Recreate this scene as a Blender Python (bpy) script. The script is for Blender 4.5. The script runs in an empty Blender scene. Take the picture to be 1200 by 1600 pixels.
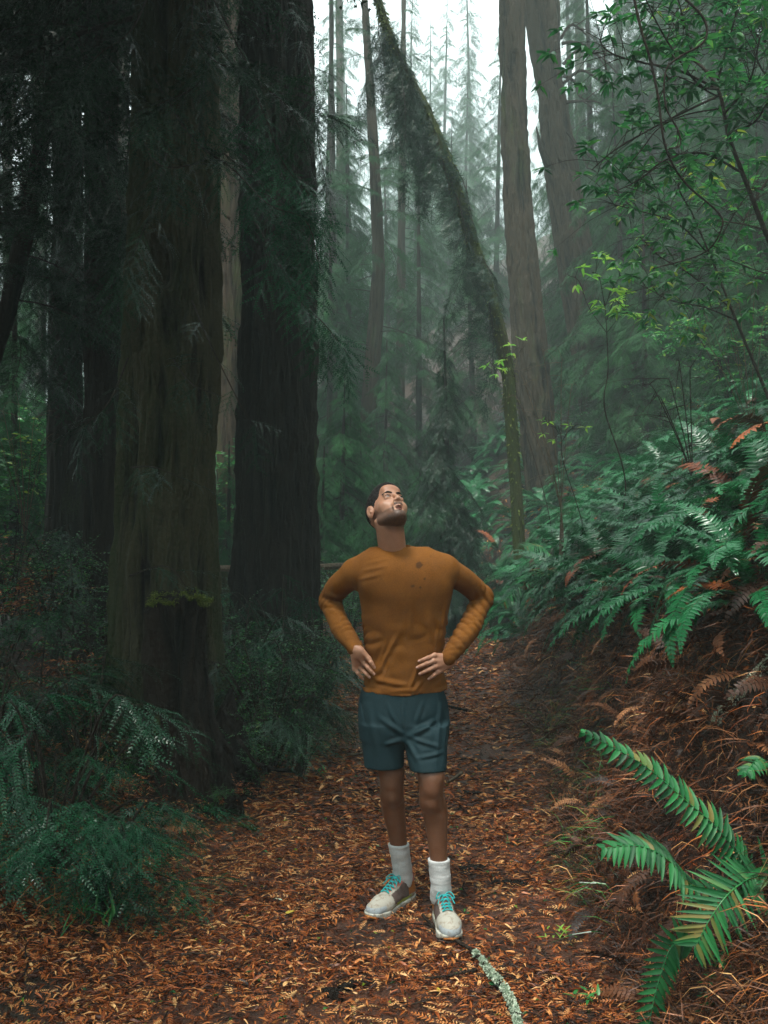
import bpy, math, random
import numpy as np
from mathutils import Vector, Matrix, Euler

# ------------------------------------------------------------------ camera, sky, sun, exposure
SC = bpy.context.scene
COL = SC.collection
FPX = 1400.0                       # focal length in pixels of the 1200 x 1600 photograph
PITCH = math.radians(3.0)
HAZE = 0.005                       # density of the mist
EYE = Vector((0.0, 0.0, 1.5))
cam_data = bpy.data.cameras.new('camera')
cam = bpy.data.objects.new('camera', cam_data)
COL.objects.link(cam)
cam.location = EYE
cam.rotation_euler = (math.radians(90) + PITCH, 0, 0)
cam_data.sensor_fit = 'VERTICAL'
cam_data.sensor_height = 36.0
cam_data.lens = 36.0 * FPX / 1600.0
cam_data.clip_start = 0.05
cam_data.clip_end = 3000
SC.camera = cam

SUN_EL, SUN_AZ = math.radians(72), math.radians(-150)     # azimuth from +Y towards +X
world = bpy.data.worlds.new('World')
SC.world = world
world.use_nodes = True
wn, wl = world.node_tree.nodes, world.node_tree.links
wn.clear()
w_out = wn.new('ShaderNodeOutputWorld')
w_bg = wn.new('ShaderNodeBackground')
w_sky = wn.new('ShaderNodeTexSky')
w_sky.sky_type = 'NISHITA'
w_sky.sun_disc = False
w_sky.sun_elevation = SUN_EL
w_sky.sun_rotation = SUN_AZ
w_sky.air_density = 1.0
w_sky.dust_density = 6.0
w_mix = wn.new('ShaderNodeMix')
w_mix.data_type = 'RGBA'
w_mix.inputs[0].default_value = 0.8
w_tc = wn.new('ShaderNodeTexCoord'); w_sep = wn.new('ShaderNodeSeparateXYZ'); wl.new(w_tc.outputs['Generated'], w_sep.inputs[0])
w_map = wn.new('ShaderNodeMapRange'); w_map.inputs[3].default_value = 0.22; w_map.inputs[4].default_value = 1.3      # overcast: the zenith is about three times as bright as the horizon
wl.new(w_sep.outputs[2], w_map.inputs[0])
w_cl = wn.new('ShaderNodeMix'); w_cl.data_type = 'RGBA'; w_cl.blend_type = 'MULTIPLY'; w_cl.inputs[0].default_value = 1.0
w_cl.inputs[6].default_value = (7.7, 8.9, 8.6, 1)          # the layer of cloud over the forest
w_rgb = wn.new('ShaderNodeCombineColor')
for _k in range(3): wl.new(w_map.outputs[0], w_rgb.inputs[_k])
wl.new(w_rgb.outputs[0], w_cl.inputs[7]); wl.new(w_cl.outputs[2], w_mix.inputs[7])
wl.new(w_sky.outputs[0], w_mix.inputs[6])
wl.new(w_mix.outputs[2], w_bg.inputs[0])
w_bg.inputs[1].default_value = 0.09
wl.new(w_bg.outputs[0], w_out.inputs[0])

sun_data = bpy.data.lights.new('sun', 'SUN')
sun_data.energy = 1.5
sun_data.angle = math.radians(12)
sun_data.color = (1.0, 0.97, 0.9)
sun = bpy.data.objects.new('sun', sun_data)
COL.objects.link(sun)
sd = Vector((math.sin(SUN_AZ) * math.cos(SUN_EL), math.cos(SUN_AZ) * math.cos(SUN_EL), math.sin(SUN_EL)))
sun.rotation_euler = sd.to_track_quat('Z', 'Y').to_euler()
sun.location = (0, 0, 60)

SC.view_settings.view_transform = 'Standard'
SC.view_settings.look = 'None'
SC.view_settings.gamma = 1.0
SC.view_settings.use_curve_mapping = False
SC.view_settings.exposure = 1.9
SC.render.engine = 'CYCLES'
cy = SC.cycles
cy.use_denoising = True
cy.max_bounces = 6
cy.diffuse_bounces = 2
cy.glossy_bounces = 2
cy.transmission_bounces = 3
cy.volume_bounces = 0
cy.transparent_max_bounces = 8
cy.sample_clamp_indirect = 3.0
cy.caustics_reflective = False
cy.caustics_refractive = False
cy.use_adaptive_sampling = True
cy.adaptive_threshold = 0.02

# ------------------------------------------------------------------ helpers
rng = np.random.default_rng(7)
random.seed(7)

def P(px, py, Y):
    """world point seen at photograph pixel (px, py) at distance Y in front of the camera"""
    u, v = (px - 600) / FPX, (800 - py) / FPX
    yy = math.cos(PITCH) - v * math.sin(PITCH)
    zz = math.sin(PITCH) + v * math.cos(PITCH)
    s = Y / yy
    return Vector((u * s, Y, 1.5 + zz * s))

def _hash(ix, iy, iz, seed):
    h = (ix.astype(np.int64) * 374761393 + iy.astype(np.int64) * 668265263 + iz.astype(np.int64) * 2147483647 + seed * 1274126177) & 0xffffffff
    h = ((h ^ (h >> 13)) * 1274126177) & 0xffffffff
    h = ((h ^ (h >> 16)) * 2246822519) & 0xffffffff
    return ((h ^ (h >> 15)) & 0xffffff) / float(0xffffff)

def vnoise(x, y, z=0.0, seed=0):
    x, y, z = np.broadcast_arrays(np.asarray(x, float), np.asarray(y, float), np.asarray(z, float))
    ix, iy, iz = np.floor(x), np.floor(y), np.floor(z)
    fx, fy, fz = x - ix, y - iy, z - iz
    fx, fy, fz = fx*fx*(3-2*fx), fy*fy*(3-2*fy), fz*fz*(3-2*fz)
    r = 0
    for dx in (0, 1):
        for dy in (0, 1):
            for dz in (0, 1):
                w = (fx if dx else 1-fx) * (fy if dy else 1-fy) * (fz if dz else 1-fz)
                r = r + w * _hash(ix+dx, iy+dy, iz+dz, seed)
    return r * 2 - 1

def fbm(x, y, z=0.0, seed=0, octs=4, gain=0.5):
    r, a, f = 0, 1.0, 1.0
    for o in range(octs):
        r = r + a * vnoise(np.asarray(x)*f, np.asarray(y)*f, np.asarray(z)*f, seed+o*17)
        a *= gain; f *= 2.03
    return r

def sstep(a, b, x):
    t = np.clip((x-a)/(b-a), 0, 1)
    return t*t*(3-2*t)

def norm(v):
    v = np.asarray(v, float)
    return v / (np.linalg.norm(v, axis=-1, keepdims=True) + 1e-12)

class MB:
    """collects vertices and faces (triangles / quads) and builds one mesh"""
    def __init__(self):
        self.v, self.t, self.q, self.a, self.tm, self.qm, self.n = [], [], [], [], [], [], 0
    def add(self, v, f, a=None, mat=0):
        v = np.asarray(v, float).reshape(-1, 3); f = np.asarray(f, int)
        if len(v) == 0 or len(f) == 0: return self
        if f.shape[1] == 3: self.t.append(f + self.n); self.tm.append(np.full(len(f), mat))
        else: self.q.append(f + self.n); self.qm.append(np.full(len(f), mat))
        self.v.append(v)
        self.a.append(np.broadcast_to(np.asarray(0.5 if a is None else a, float), (len(v),)).copy())
        self.n += len(v)
        return self
    def merge(self, o, mat=0):
        if isinstance(o, MB): o = o.tmpl()
        n = self.n
        self.v.append(o['v']); self.a.append(o['a'])
        if len(o['t']): self.t.append(o['t'] + n); self.tm.append(np.full(len(o['t']), mat))
        if len(o['q']): self.q.append(o['q'] + n); self.qm.append(np.full(len(o['q']), mat))
        self.n += len(o['v'])
        return self
    def tmpl(self):
        c = lambda l, w: np.concatenate(l) if l else np.zeros((0, w), int)
        return dict(v=np.concatenate(self.v) if self.v else np.zeros((0, 3)), a=np.concatenate(self.a) if self.a else np.zeros(0), t=c(self.t, 3), q=c(self.q, 4))
    def inst(self, tm, R, T, arand=0.0, mat=0, r=rng):
        """copies of template tm: v @ R[i].T + T[i]"""
        R = np.asarray(R, float); T = np.asarray(T, float); k = len(R)
        if k == 0 or len(tm['v']) == 0: return self
        nv = len(tm['v'])
        v = np.einsum('kij,nj->kni', R, tm['v']) + T[:, None, :]
        off = (np.arange(k) * nv)[:, None, None]
        a = np.clip(tm['a'][None, :] + (r.random(k)[:, None] - 0.5) * arand, 0, 1).reshape(-1)
        n = self.n
        self.v.append(v.reshape(-1, 3)); self.a.append(a)
        if len(tm['t']): self.t.append((tm['t'][None] + off).reshape(-1, 3) + n); self.tm.append(np.full(k*len(tm['t']), mat))
        if len(tm['q']): self.q.append((tm['q'][None] + off).reshape(-1, 4) + n); self.qm.append(np.full(k*len(tm['q']), mat))
        self.n += k * nv
        return self
    def mesh(self, name, mats, smooth=False):
        m = bpy.data.meshes.new(name)
        V = np.concatenate(self.v).astype(np.float32)
        T = np.concatenate(self.t) if self.t else np.zeros((0, 3), int)
        Q = np.concatenate(self.q) if self.q else np.zeros((0, 4), int)
        m.vertices.add(len(V)); m.vertices.foreach_set('co', V.ravel())
        li = np.concatenate([T.ravel(), Q.ravel()]).astype(np.int32)
        m.loops.add(len(li)); m.loops.foreach_set('vertex_index', li)
        m.polygons.add(len(T) + len(Q))
        ls = np.concatenate([np.arange(len(T))*3, len(T)*3 + np.arange(len(Q))*4]).astype(np.int32)
        m.polygons.foreach_set('loop_start', ls)
        if not isinstance(mats, (list, tuple)): mats = [mats]
        for x in mats: m.materials.append(x)
        mi = np.concatenate(self.tm + self.qm).astype(np.int32)
        m.polygons.foreach_set('material_index', mi)
        m.polygons.foreach_set('use_smooth', np.full(len(T)+len(Q), smooth))
        at = m.attributes.new('v', 'FLOAT', 'POINT')
        at.data.foreach_set('value', np.concatenate(self.a).astype(np.float32))
        m.update(calc_edges=True)
        m.validate()
        return m
    def obj(self, name, mats, parent=None, smooth=False):
        return link(name, self.mesh(name, mats, smooth), parent)

def link(name, data, parent=None, M=None):
    o = bpy.data.objects.new(name, data)
    COL.objects.link(o)
    if M is not None: o.matrix_basis = M
    if parent is not None: o.parent = parent
    return o

def tag(o, label=None, cat=None, group=None, kind=None):
    if label: o['label'] = label
    if cat: o['category'] = cat
    if group: o['group'] = group
    if kind: o['kind'] = kind
    return o

def empty(name, loc, label, cat, group=None, rz=0.0):
    o = bpy.data.objects.new(name, None); COL.objects.link(o)
    o.empty_display_size = 0.2
    o.location = loc; o.rotation_euler = (0, 0, rz)
    return tag(o, label, cat, group)

def rots(n, r=rng):
    a = r.random(n) * 2*np.pi
    return a
def Rz(a):
    a = np.atleast_1d(a); c, s = np.cos(a), np.sin(a); z, o = np.zeros_like(a), np.ones_like(a)
    return np.stack([np.stack([c, -s, z], -1), np.stack([s, c, z], -1), np.stack([z, z, o], -1)], -2)
def Rx(a):
    a = np.atleast_1d(a); c, s = np.cos(a), np.sin(a); z, o = np.zeros_like(a), np.ones_like(a)
    return np.stack([np.stack([o, z, z], -1), np.stack([z, c, -s], -1), np.stack([z, s, c], -1)], -2)
def Ry(a):
    a = np.atleast_1d(a); c, s = np.cos(a), np.sin(a); z, o = np.zeros_like(a), np.ones_like(a)
    return np.stack([np.stack([c, z, s], -1), np.stack([z, o, z], -1), np.stack([-s, z, c], -1)], -2)
def frame_x(d, up=(0, 0, 1), roll=None):
    """rotations whose x axis is d and whose z axis leans to up"""
    d = norm(np.atleast_2d(d)); u = np.broadcast_to(np.asarray(up, float), d.shape)
    y = np.cross(u, d)
    bad = np.linalg.norm(y, axis=-1) < 1e-4
    y[bad] = (0, 1, 0)
    y = norm(y); z = np.cross(d, y)
    R = np.stack([d, y, z], -1)
    if roll is not None: R = R @ Rx(roll)
    return R
def toM(R, t, s=1.0):
    M = Matrix.Identity(4)
    for i in range(3):
        for j in range(3): M[i][j] = float(R[i][j]) * s
        M[i][3] = float(t[i])
    return M

def catmull(pts, n):
    pts = np.asarray(pts, float)
    if len(pts) < 3:
        t = np.linspace(0, 1, n)[:, None]; return pts[0]*(1-t)+pts[-1]*t
    e = np.vstack([2*pts[0]-pts[1], pts, 2*pts[-1]-pts[-2]])
    u = np.linspace(0, len(pts)-1, n); i = np.minimum(u.astype(int), len(pts)-2); f = (u-i)[:, None]
    p0, p1, p2, p3 = e[i], e[i+1], e[i+2], e[i+3]
    return 0.5*((2*p1)+(-p0+p2)*f+(2*p0-5*p1+4*p2-p3)*f**2+(-p0+3*p1-3*p2+p3)*f**3)

def tube(mb, pts, rad, seg=6, a=None, mat=0, cap=True):
    pts = np.asarray(pts, float); n = len(pts)
    rad = np.broadcast_to(np.asarray(rad, float), (n,))
    d = norm(np.gradient(pts, axis=0))
    ref = np.array([0.0, 0, 1]) if abs(d[0][2]) < 0.9 else np.array([1.0, 0, 0])
    X = []; x = norm(np.cross(ref, d[0]))
    for i in range(n):
        x = norm(x - d[i]*np.dot(x, d[i])); X.append(x)
    X = np.array(X); Yv = np.cross(d, X)
    th = np.arange(seg)/seg*2*np.pi
    V = pts[:, None] + rad[:, None, None]*(np.cos(th)[None, :, None]*X[:, None]+np.sin(th)[None, :, None]*Yv[:, None])
    i, j = np.meshgrid(np.arange(n-1), np.arange(seg), indexing='ij'); j2 = (j+1) % seg
    F = np.stack([i*seg+j, i*seg+j2, (i+1)*seg+j2, (i+1)*seg+j], -1).reshape(-1, 4)
    mb.add(V.reshape(-1, 3), F, a, mat)
    if cap:
        for k, c in ((0, pts[0]), (n-1, pts[-1])):
            ring = V[k]; vv = np.vstack([ring, c]); jj = np.arange(seg)
            f = np.stack([jj, (jj+1) % seg, np.full(seg, seg)], -1)
            if k == 0: f = f[:, ::-1]
            mb.add(vv, f, a if np.isscalar(a) or a is None else 0.5, mat)
    return mb

# ------------------------------------------------------------------ materials
class NT:
    def __init__(self, name):
        self.m = bpy.data.materials.new(name); self.m.use_nodes = True
        self.n, self.l = self.m.node_tree.nodes, self.m.node_tree.links
        self.n.clear(); self.out = self.n.new('ShaderNodeOutputMaterial')
    def node(self, t, **kw):
        x = self.n.new(t)
        for k, v in kw.items():
            if k.startswith('i_'):
                k = k[2:]; k = int(k) if k.isdigit() else k
                if isinstance(v, bpy.types.NodeSocket): self.l.new(v, x.inputs[k])
                else: x.inputs[k].default_value = v
            else: setattr(x, k, v)
        return x
    def coord(self, kind='Object', scale=(1, 1, 1)):
        c = self.node('ShaderNodeTexCoord')
        m = self.node('ShaderNodeMapping', i_Vector=c.outputs[kind]); m.inputs['Scale'].default_value = scale
        return m.outputs[0]
    def world(self, scale=(1, 1, 1)):
        g = self.node('ShaderNodeNewGeometry')
        m = self.node('ShaderNodeMapping', i_Vector=g.outputs['Position']); m.inputs['Scale'].default_value = scale
        return m.outputs[0]
    def noise(self, vec, scale, detail=4, rough=0.6):
        return self.node('ShaderNodeTexNoise', i_Vector=vec, i_Scale=scale, i_Detail=detail, i_Roughness=rough).outputs[0]
    def ramp(self, fac, stops):
        r = self.node('ShaderNodeValToRGB', i_Fac=fac); e = r.color_ramp.elements
        while len(e) < len(stops): e.new(0.5)
        for k, (p, c) in enumerate(stops):
            e[k].position = p; e[k].color = (*c, 1) if len(c) == 3 else c
        return r.outputs[0]
    def mix(self, fac, a, b, mode='MIX'):
        x = self.node('ShaderNodeMix', data_type='RGBA', blend_type=mode)
        for s, v in ((0, fac), (6, a), (7, b)):
            if isinstance(v, bpy.types.NodeSocket): self.l.new(v, x.inputs[s])
            else: x.inputs[s].default_value = v if s == 0 else ((*v, 1) if len(v) == 3 else v)
        return x.outputs[2]
    def attr(self, name='v'):
        return self.node('ShaderNodeAttribute', attribute_name=name)
    def math(self, op, a, b=0.0):
        x = self.node('ShaderNodeMath', operation=op)
        for s, v in ((0, a), (1, b)):
            if isinstance(v, bpy.types.NodeSocket): self.l.new(v, x.inputs[s])
            else: x.inputs[s].default_value = v
        return x.outputs[0]
    def pbr(self, col, rough=0.6, spec=0.5, bump=None, bstr=0.3, bdist=0.01, transl=0.0, tcol=None, extra=None):
        p = self.node('ShaderNodeBsdfPrincipled')
        for k, v in (('Base Color', col), ('Roughness', rough), ('Specular IOR Level', spec)):
            if isinstance(v, bpy.types.NodeSocket): self.l.new(v, p.inputs[k])
            else: p.inputs[k].default_value = (*v, 1) if isinstance(v, tuple) and len(v) == 3 else v
        for k, v in (extra or {}).items(): p.inputs[k].default_value = v
        if bump is not None:
            b = self.node('ShaderNodeBump', i_Strength=bstr, i_Distance=bdist, i_Height=bump)
            self.l.new(b.outputs[0], p.inputs['Normal'])
        sh = p.outputs[0]
        if transl > 0:
            t = self.node('ShaderNodeBsdfTranslucent')
            c = tcol if tcol is not None else col
            if isinstance(c, bpy.types.NodeSocket): self.l.new(c, t.inputs[0])
            else: t.inputs[0].default_value = (*c, 1)
            mx = self.node('ShaderNodeMixShader', i_0=transl, i_1=sh, i_2=t.outputs[0]); sh = mx.outputs[0]
        self.l.new(sh, self.out.inputs[0])
        return self.m

def leaf_mat(name, stops, rough=0.35, transl=0.25, spec=0.5, objvar=0.3):
    t = NT(name)
    a = t.attr('v').outputs['Fac']
    oi = t.node('ShaderNodeObjectInfo').outputs['Random']
    f = t.math('ADD', a, t.math('MULTIPLY', t.math('SUBTRACT', oi, 0.5), objvar))
    n = t.noise(t.world((1, 1, 1)), 2.2, 3)
    f = t.math('ADD', f, t.math('MULTIPLY', t.math('SUBTRACT', n, 0.5), 0.7))
    c = t.ramp(f, stops)
    n2 = t.noise(t.world((1, 1, 1)), 60, 2)
    return t.pbr(c, rough=t.math('ADD', rough-0.12, t.math('MULTIPLY', n2, 0.25)), spec=spec, transl=transl)

M = {}
M['redwood_leaf'] = leaf_mat('redwood_leaf', [(0.0, (0.003, 0.018, 0.008)), (0.5, (0.007, 0.044, 0.018)), (0.85, (0.018, 0.10, 0.03)), (1.0, (0.14, 0.10, 0.025))], 0.28, spec=.3)
M['young_redwood_leaf'] = leaf_mat('young_redwood_leaf', [(0.0, (0.005, 0.036, 0.016)), (0.5, (0.012, 0.085, 0.036)), (1.0, (0.04, 0.22, 0.09))], 0.25, spec=.4)
M['conifer_leaf'] = leaf_mat('conifer_leaf', [(0.0, (0.006, 0.04, 0.012)), (0.5, (0.018, 0.105, 0.03)), (1.0, (0.05, 0.21, 0.055))], 0.5, 0.3, spec=.15)
M['fern_leaf'] = leaf_mat('fern_leaf', [(0.0, (0.006, 0.055, 0.018)), (0.55, (0.012, 0.125, 0.04)), (0.9, (0.03, 0.23, 0.07)), (1.0, (0.12, 0.24, 0.04))], 0.28, 0.22, 0.5)
M['shrub_leaf'] = leaf_mat('shrub_leaf', [(0.0, (0.005, 0.035, 0.010)), (0.5, (0.013, 0.095, 0.024)), (0.9, (0.06, 0.25, 0.045)), (1.0, (0.22, 0.3, 0.03))], 0.3)
M['oak_leaf'] = leaf_mat('oak_leaf', [(0.0, (0.010, 0.07, 0.022)), (0.5, (0.022, 0.16, 0.045)), (0.9, (0.075, 0.32, 0.065)), (1.0, (0.32, 0.42, 0.05))], 0.35, 0.4)
M['bright_leaf'] = leaf_mat('bright_leaf', [(0.0, (0.1, 0.3, 0.04)), (0.5, (0.2, 0.5, 0.07)), (1.0, (0.45, 0.6, 0.1))], 0.4, 0.5)
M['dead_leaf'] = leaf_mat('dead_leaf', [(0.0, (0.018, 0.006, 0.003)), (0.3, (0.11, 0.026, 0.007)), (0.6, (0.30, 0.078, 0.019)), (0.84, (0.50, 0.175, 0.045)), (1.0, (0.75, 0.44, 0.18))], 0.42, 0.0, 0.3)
M['near_fern_leaf'] = leaf_mat('near_fern_leaf', [(0.0, (0.005, 0.045, 0.015)), (0.5, (0.012, 0.12, 0.035)), (0.9, (0.03, 0.22, 0.06)), (1.0, (0.18, 0.16, 0.04))], 0.5, 0.3, 0.3, objvar=.45)
M['moss_leaf'] = leaf_mat('moss_leaf', [(0.0, (0.03, 0.05, 0.01)), (0.5, (0.09, 0.13, 0.02)), (1.0, (0.2, 0.24, 0.05))], 0.8, 0.2, 0.2)

def bark_mat(name, lo, hi, moss=0.3, mosscol=(0.05, 0.075, 0.018), stretch=0.11):
    t = NT(name)
    w = t.world((1, 1, stretch)); n1 = t.noise(w, 24, 6, 0.7); n2 = t.noise(t.world((1, 1, 0.25)), 2.0, 4); n3 = t.noise(t.world(), 40, 4)
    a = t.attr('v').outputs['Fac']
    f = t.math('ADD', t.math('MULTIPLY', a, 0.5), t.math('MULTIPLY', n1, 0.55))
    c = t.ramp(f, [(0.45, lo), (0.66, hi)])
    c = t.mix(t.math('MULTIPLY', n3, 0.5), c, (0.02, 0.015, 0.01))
    mf = t.ramp(t.math('ADD', t.math('MULTIPLY', n2, 0.75), t.math('MULTIPLY', n3, 0.3)), [(0.72-moss*0.5, (0, 0, 0)), (0.85-moss*0.4, (1, 1, 1))])
    c = t.mix(t.math('MULTIPLY', mf, 0.8), c, mosscol)
    return t.pbr(c, 0.8, 0.15, bump=t.math('ADD', n1, t.math('MULTIPLY', n3, .4)), bstr=1.0, bdist=0.045)
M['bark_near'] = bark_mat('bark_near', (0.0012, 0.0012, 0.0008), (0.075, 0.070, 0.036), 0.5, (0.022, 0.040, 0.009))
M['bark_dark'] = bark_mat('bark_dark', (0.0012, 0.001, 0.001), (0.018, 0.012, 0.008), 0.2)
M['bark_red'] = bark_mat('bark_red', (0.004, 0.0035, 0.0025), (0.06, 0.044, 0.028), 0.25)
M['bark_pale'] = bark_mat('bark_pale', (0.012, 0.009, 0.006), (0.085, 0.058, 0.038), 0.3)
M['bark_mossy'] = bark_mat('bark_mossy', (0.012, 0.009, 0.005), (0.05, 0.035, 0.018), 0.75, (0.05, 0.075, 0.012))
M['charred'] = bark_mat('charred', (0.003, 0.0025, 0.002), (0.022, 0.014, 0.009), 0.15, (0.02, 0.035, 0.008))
M['twig'] = bark_mat('twig', (0.02, 0.013, 0.01), (0.07, 0.05, 0.035), 0.2)
M['pale_twig'] = bark_mat('pale_twig', (0.1, 0.07, 0.045), (0.3, 0.23, 0.16), 0.2)

def ground_mat():
    t = NT('forest_soil')
    w = t.world(); n1 = t.noise(w, 3, 5); n2 = t.noise(w, 45, 5, 0.7); n3 = t.noise(w, 0.8, 3)
    c = t.ramp(n2, [(0.3, (0.006, 0.003, 0.002)), (0.5, (0.028, 0.011, 0.005)), (0.7, (0.10, 0.035, 0.014))])
    c = t.mix(t.ramp(n3, [(0.55, (0, 0, 0)), (0.7, (1, 1, 1))]), c, (0.015, 0.02, 0.008))
    c = t.mix(t.math('MULTIPLY', n1, 0.45), c, (0.012, 0.009, 0.006))
    return t.pbr(c, 0.6, 0.4, bump=n2, bstr=0.9, bdist=0.02)
M['soil'] = ground_mat()
# ------------------------------------------------------------------ terrain
_PY = np.array([-40, 0, 2, 4, 9.3, 13, 16, 19, 22, 26, 32, 45, 200.0])
_PX = np.array([-.2, -.15, -.14, -.1, .5, 1.05, 1.45, 1.55, .7, -1.2, -4.5, -12, -80.0])
_HW = np.array([1.1, 1.1, 1.1, 1.04, .95, .85, .8, .8, .8, .8, .8, .8, .8])
def path_c(y): return np.interp(y, _PY, _PX)
def path_w(y): return np.interp(y, _PY, _HW)
def hgt(x, y, fine=True):
    x = np.asarray(x, float); y = np.asarray(y, float)
    c, w = path_c(y), path_w(y)
    jag = 0.13 * vnoise(y*1.3, 0.0, 0.0, 5) + 0.07 * vnoise(y*3.7, 0.0, 0.0, 6)
    dr = x - (c + w) + jag * 0.7; dl = (c - w) - x + jag
    h = 1.3*sstep(-.05, 0.68, dr) + 0.78*np.maximum(0, dr-0.55)*sstep(0.3, 1.0, dr)
    h = np.where(dr > 30, 1.3 + 0.78*29.45, h)
    h = h + 0.16*sstep(0, 0.7, dl) + 0.11*np.clip(dl-0.8, 0, 40)
    off = sstep(0.0, 1.0, np.maximum(dr, dl))
    h = h + off * (0.22*fbm(x*0.55, y*0.55, 0, 11, 3) + 0.1*fbm(x*2.1, y*2.1, 0, 12, 2))
    h = h + 0.10 * sstep(0, .5, dr) * fbm(x*3, y*3, 0, 13, 3)
    if fine: h = h + 0.012*vnoise(x*5, y*5, 0, 14) + 0.006*vnoise(x*17, y*17, 0, 15)
    h = h + 0.05*sstep(-0.35, 0.15, np.maximum(dr, dl))*(1-off)
    return h
def H(x, y): return float(hgt(x, y))

def warp_axis(lo, hi, core_lo, core_hi, step, grow):
    a = list(np.arange(core_lo, core_hi, step)); s = step; v = a[-1]
    while v < hi: s *= grow; v += s; a.append(min(v, hi))
    s = step; v = a[0]; b = []
    while v > lo: s *= grow; v -= s; b.append(max(v, lo))
    return np.array(b[::-1] + a)
gx = warp_axis(-250, 250, -4, 5, 0.045, 1.07)
gy = warp_axis(-40, 400, 1.5, 10, 0.045, 1.045)
X, Yg = np.meshgrid(gx, gy)
Z = hgt(X, Yg)
c_, w_ = path_c(Yg), path_w(Yg)
mb = MB()
i, j = np.meshgrid(np.arange(len(gy)-1), np.arange(len(gx)-1), indexing='ij'); nx = len(gx)
mb.add(np.stack([X, Yg, Z - 0.012*(np.abs(X-c_) < w_*0.8)], -1).reshape(-1, 3), np.stack([i*nx+j, i*nx+j+1, (i+1)*nx+j+1, (i+1)*nx+j], -1).reshape(-1, 4))
ground = mb.obj('ground', M['soil'], smooth=True); tag(ground, 'dark forest soil of the valley floor and the steep bank', kind='structure')
# trodden path, a sheet of its own following the floor
py_ = np.concatenate([np.arange(0.5, 12, 0.06), np.arange(12, 30, 0.2)]); us = np.linspace(-1, 1, 41)
Pyy, U = np.meshgrid(py_, us, indexing='ij')
Pxx = path_c(Pyy) + U*path_w(Pyy)*0.97
Pz = hgt(Pxx, Pyy) + 0.004 - 0.02*(np.abs(U) > 0.98)
mb = MB(); nn = len(us)
i, j = np.meshgrid(np.arange(len(py_)-1), np.arange(nn-1), indexing='ij')
mb.add(np.stack([Pxx, Pyy, Pz], -1).reshape(-1, 3), np.stack([i*nn+j, i*nn+j+1, (i+1)*nn+j+1, (i+1)*nn+j], -1).reshape(-1, 4))
def path_mat():
    t = NT('trodden_litter'); w = t.world(); n2 = t.noise(w, 70, 5, 0.75); n3 = t.noise(w, 1.7, 4)
    c = t.ramp(n2, [(0.3, (0.012, 0.005, 0.003)), (0.5, (0.06, 0.02, 0.008)), (0.7, (0.17, 0.055, 0.018))])
    c = t.mix(t.ramp(n3, [(0.5, (0, 0, 0)), (0.68, (0.85, 0.85, 0.85))]), c, (0.016, 0.013, 0.01))
    return t.pbr(c, 0.5, 0.45, bump=n2, bstr=0.9, bdist=0.015)
path = mb.obj('path', path_mat(), smooth=True); tag(path, 'trodden earth path under russet litter winding into the forest', kind='structure')

# ------------------------------------------------------------------ foliage templates
def needle_twig(L=0.12, n=12, nl=0.018, w=0.0028, droop=0.15, quad=True, r=random):
    """one twig along +x with two flat rows of needles"""
    m = MB(); t = np.linspace(0.04, 1, n)
    x = t*L; z = -droop*L*t**2
    V, F = [], []
    for k in range(n):
        ln = nl * (0.55 + 0.45*math.sin(math.pi*min(1, 0.2+0.8*t[k]))) * r.uniform(.85, 1.1) * (1 if t[k] < .9 else .7)
        for s in (-1, 1):
            a = math.radians(62 - 28*t[k] + r.uniform(-6, 6)); dz = r.uniform(-.15, .15)
            d = np.array([math.cos(a), s*math.sin(a), dz-0.1]); p = np.array([x[k], 0, z[k]]); side = np.array([-d[1], d[0], 0])*w
            b = len(V)
            if quad:
                V += [p, p+d*ln*.45+side, p+d*ln, p+d*ln*.45-side]; F.append([b, b+3, b+2, b+1])
            else:
                V += [p-side, p+d*ln, p+side]; F.append([b, b+1, b+2])
    m.add(V, F)
    sp = np.stack([x, 0*x, z], -1)[::max(1, n//3)]
    tube(m, sp, np.linspace(0.0014, 0.0006, len(sp))*(nl/0.018), 3, 0.1, cap=False)
    return m

def spray(L=0.32, ns=7, n=12, nl=0.018, w=0.0028, quad=True, seed=0, sub=0.55):
    r = random.Random(seed); m = MB()
    main = needle_twig(L, int(n*L/0.12), nl, w, 0.2, quad, r); m.merge(main)
    for k in range(ns):
        t = (k+0.6)/(ns+0.4); s = 1 if k % 2 else -1
        l = L*sub*(1-0.6*t)*r.uniform(.8, 1.15)
        tw = needle_twig(l, max(3, int(n*l/0.12)), nl, w, 0.3, quad, r).tmpl()
        R = Rz(s*math.radians(r.uniform(38, 55)))[0] @ Ry(r.uniform(-.1, .3))[0] @ Rx(r.uniform(-.3, .3))[0]
        m.inst(tw, [R], [[t*L, 0, -0.2*L*t*t]], 0.15)
    return m
SPRAY = [spray(0.30 + 0.04*k, 8, 9, 0.019, 0.0034, True, k) for k in range(4)]
SPRAY_M = [s.mesh('spray', M['young_redwood_leaf']) for s in SPRAY]
SPRAYD_M = [s.mesh('spray', M['redwood_leaf']) for s in SPRAY]

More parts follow.
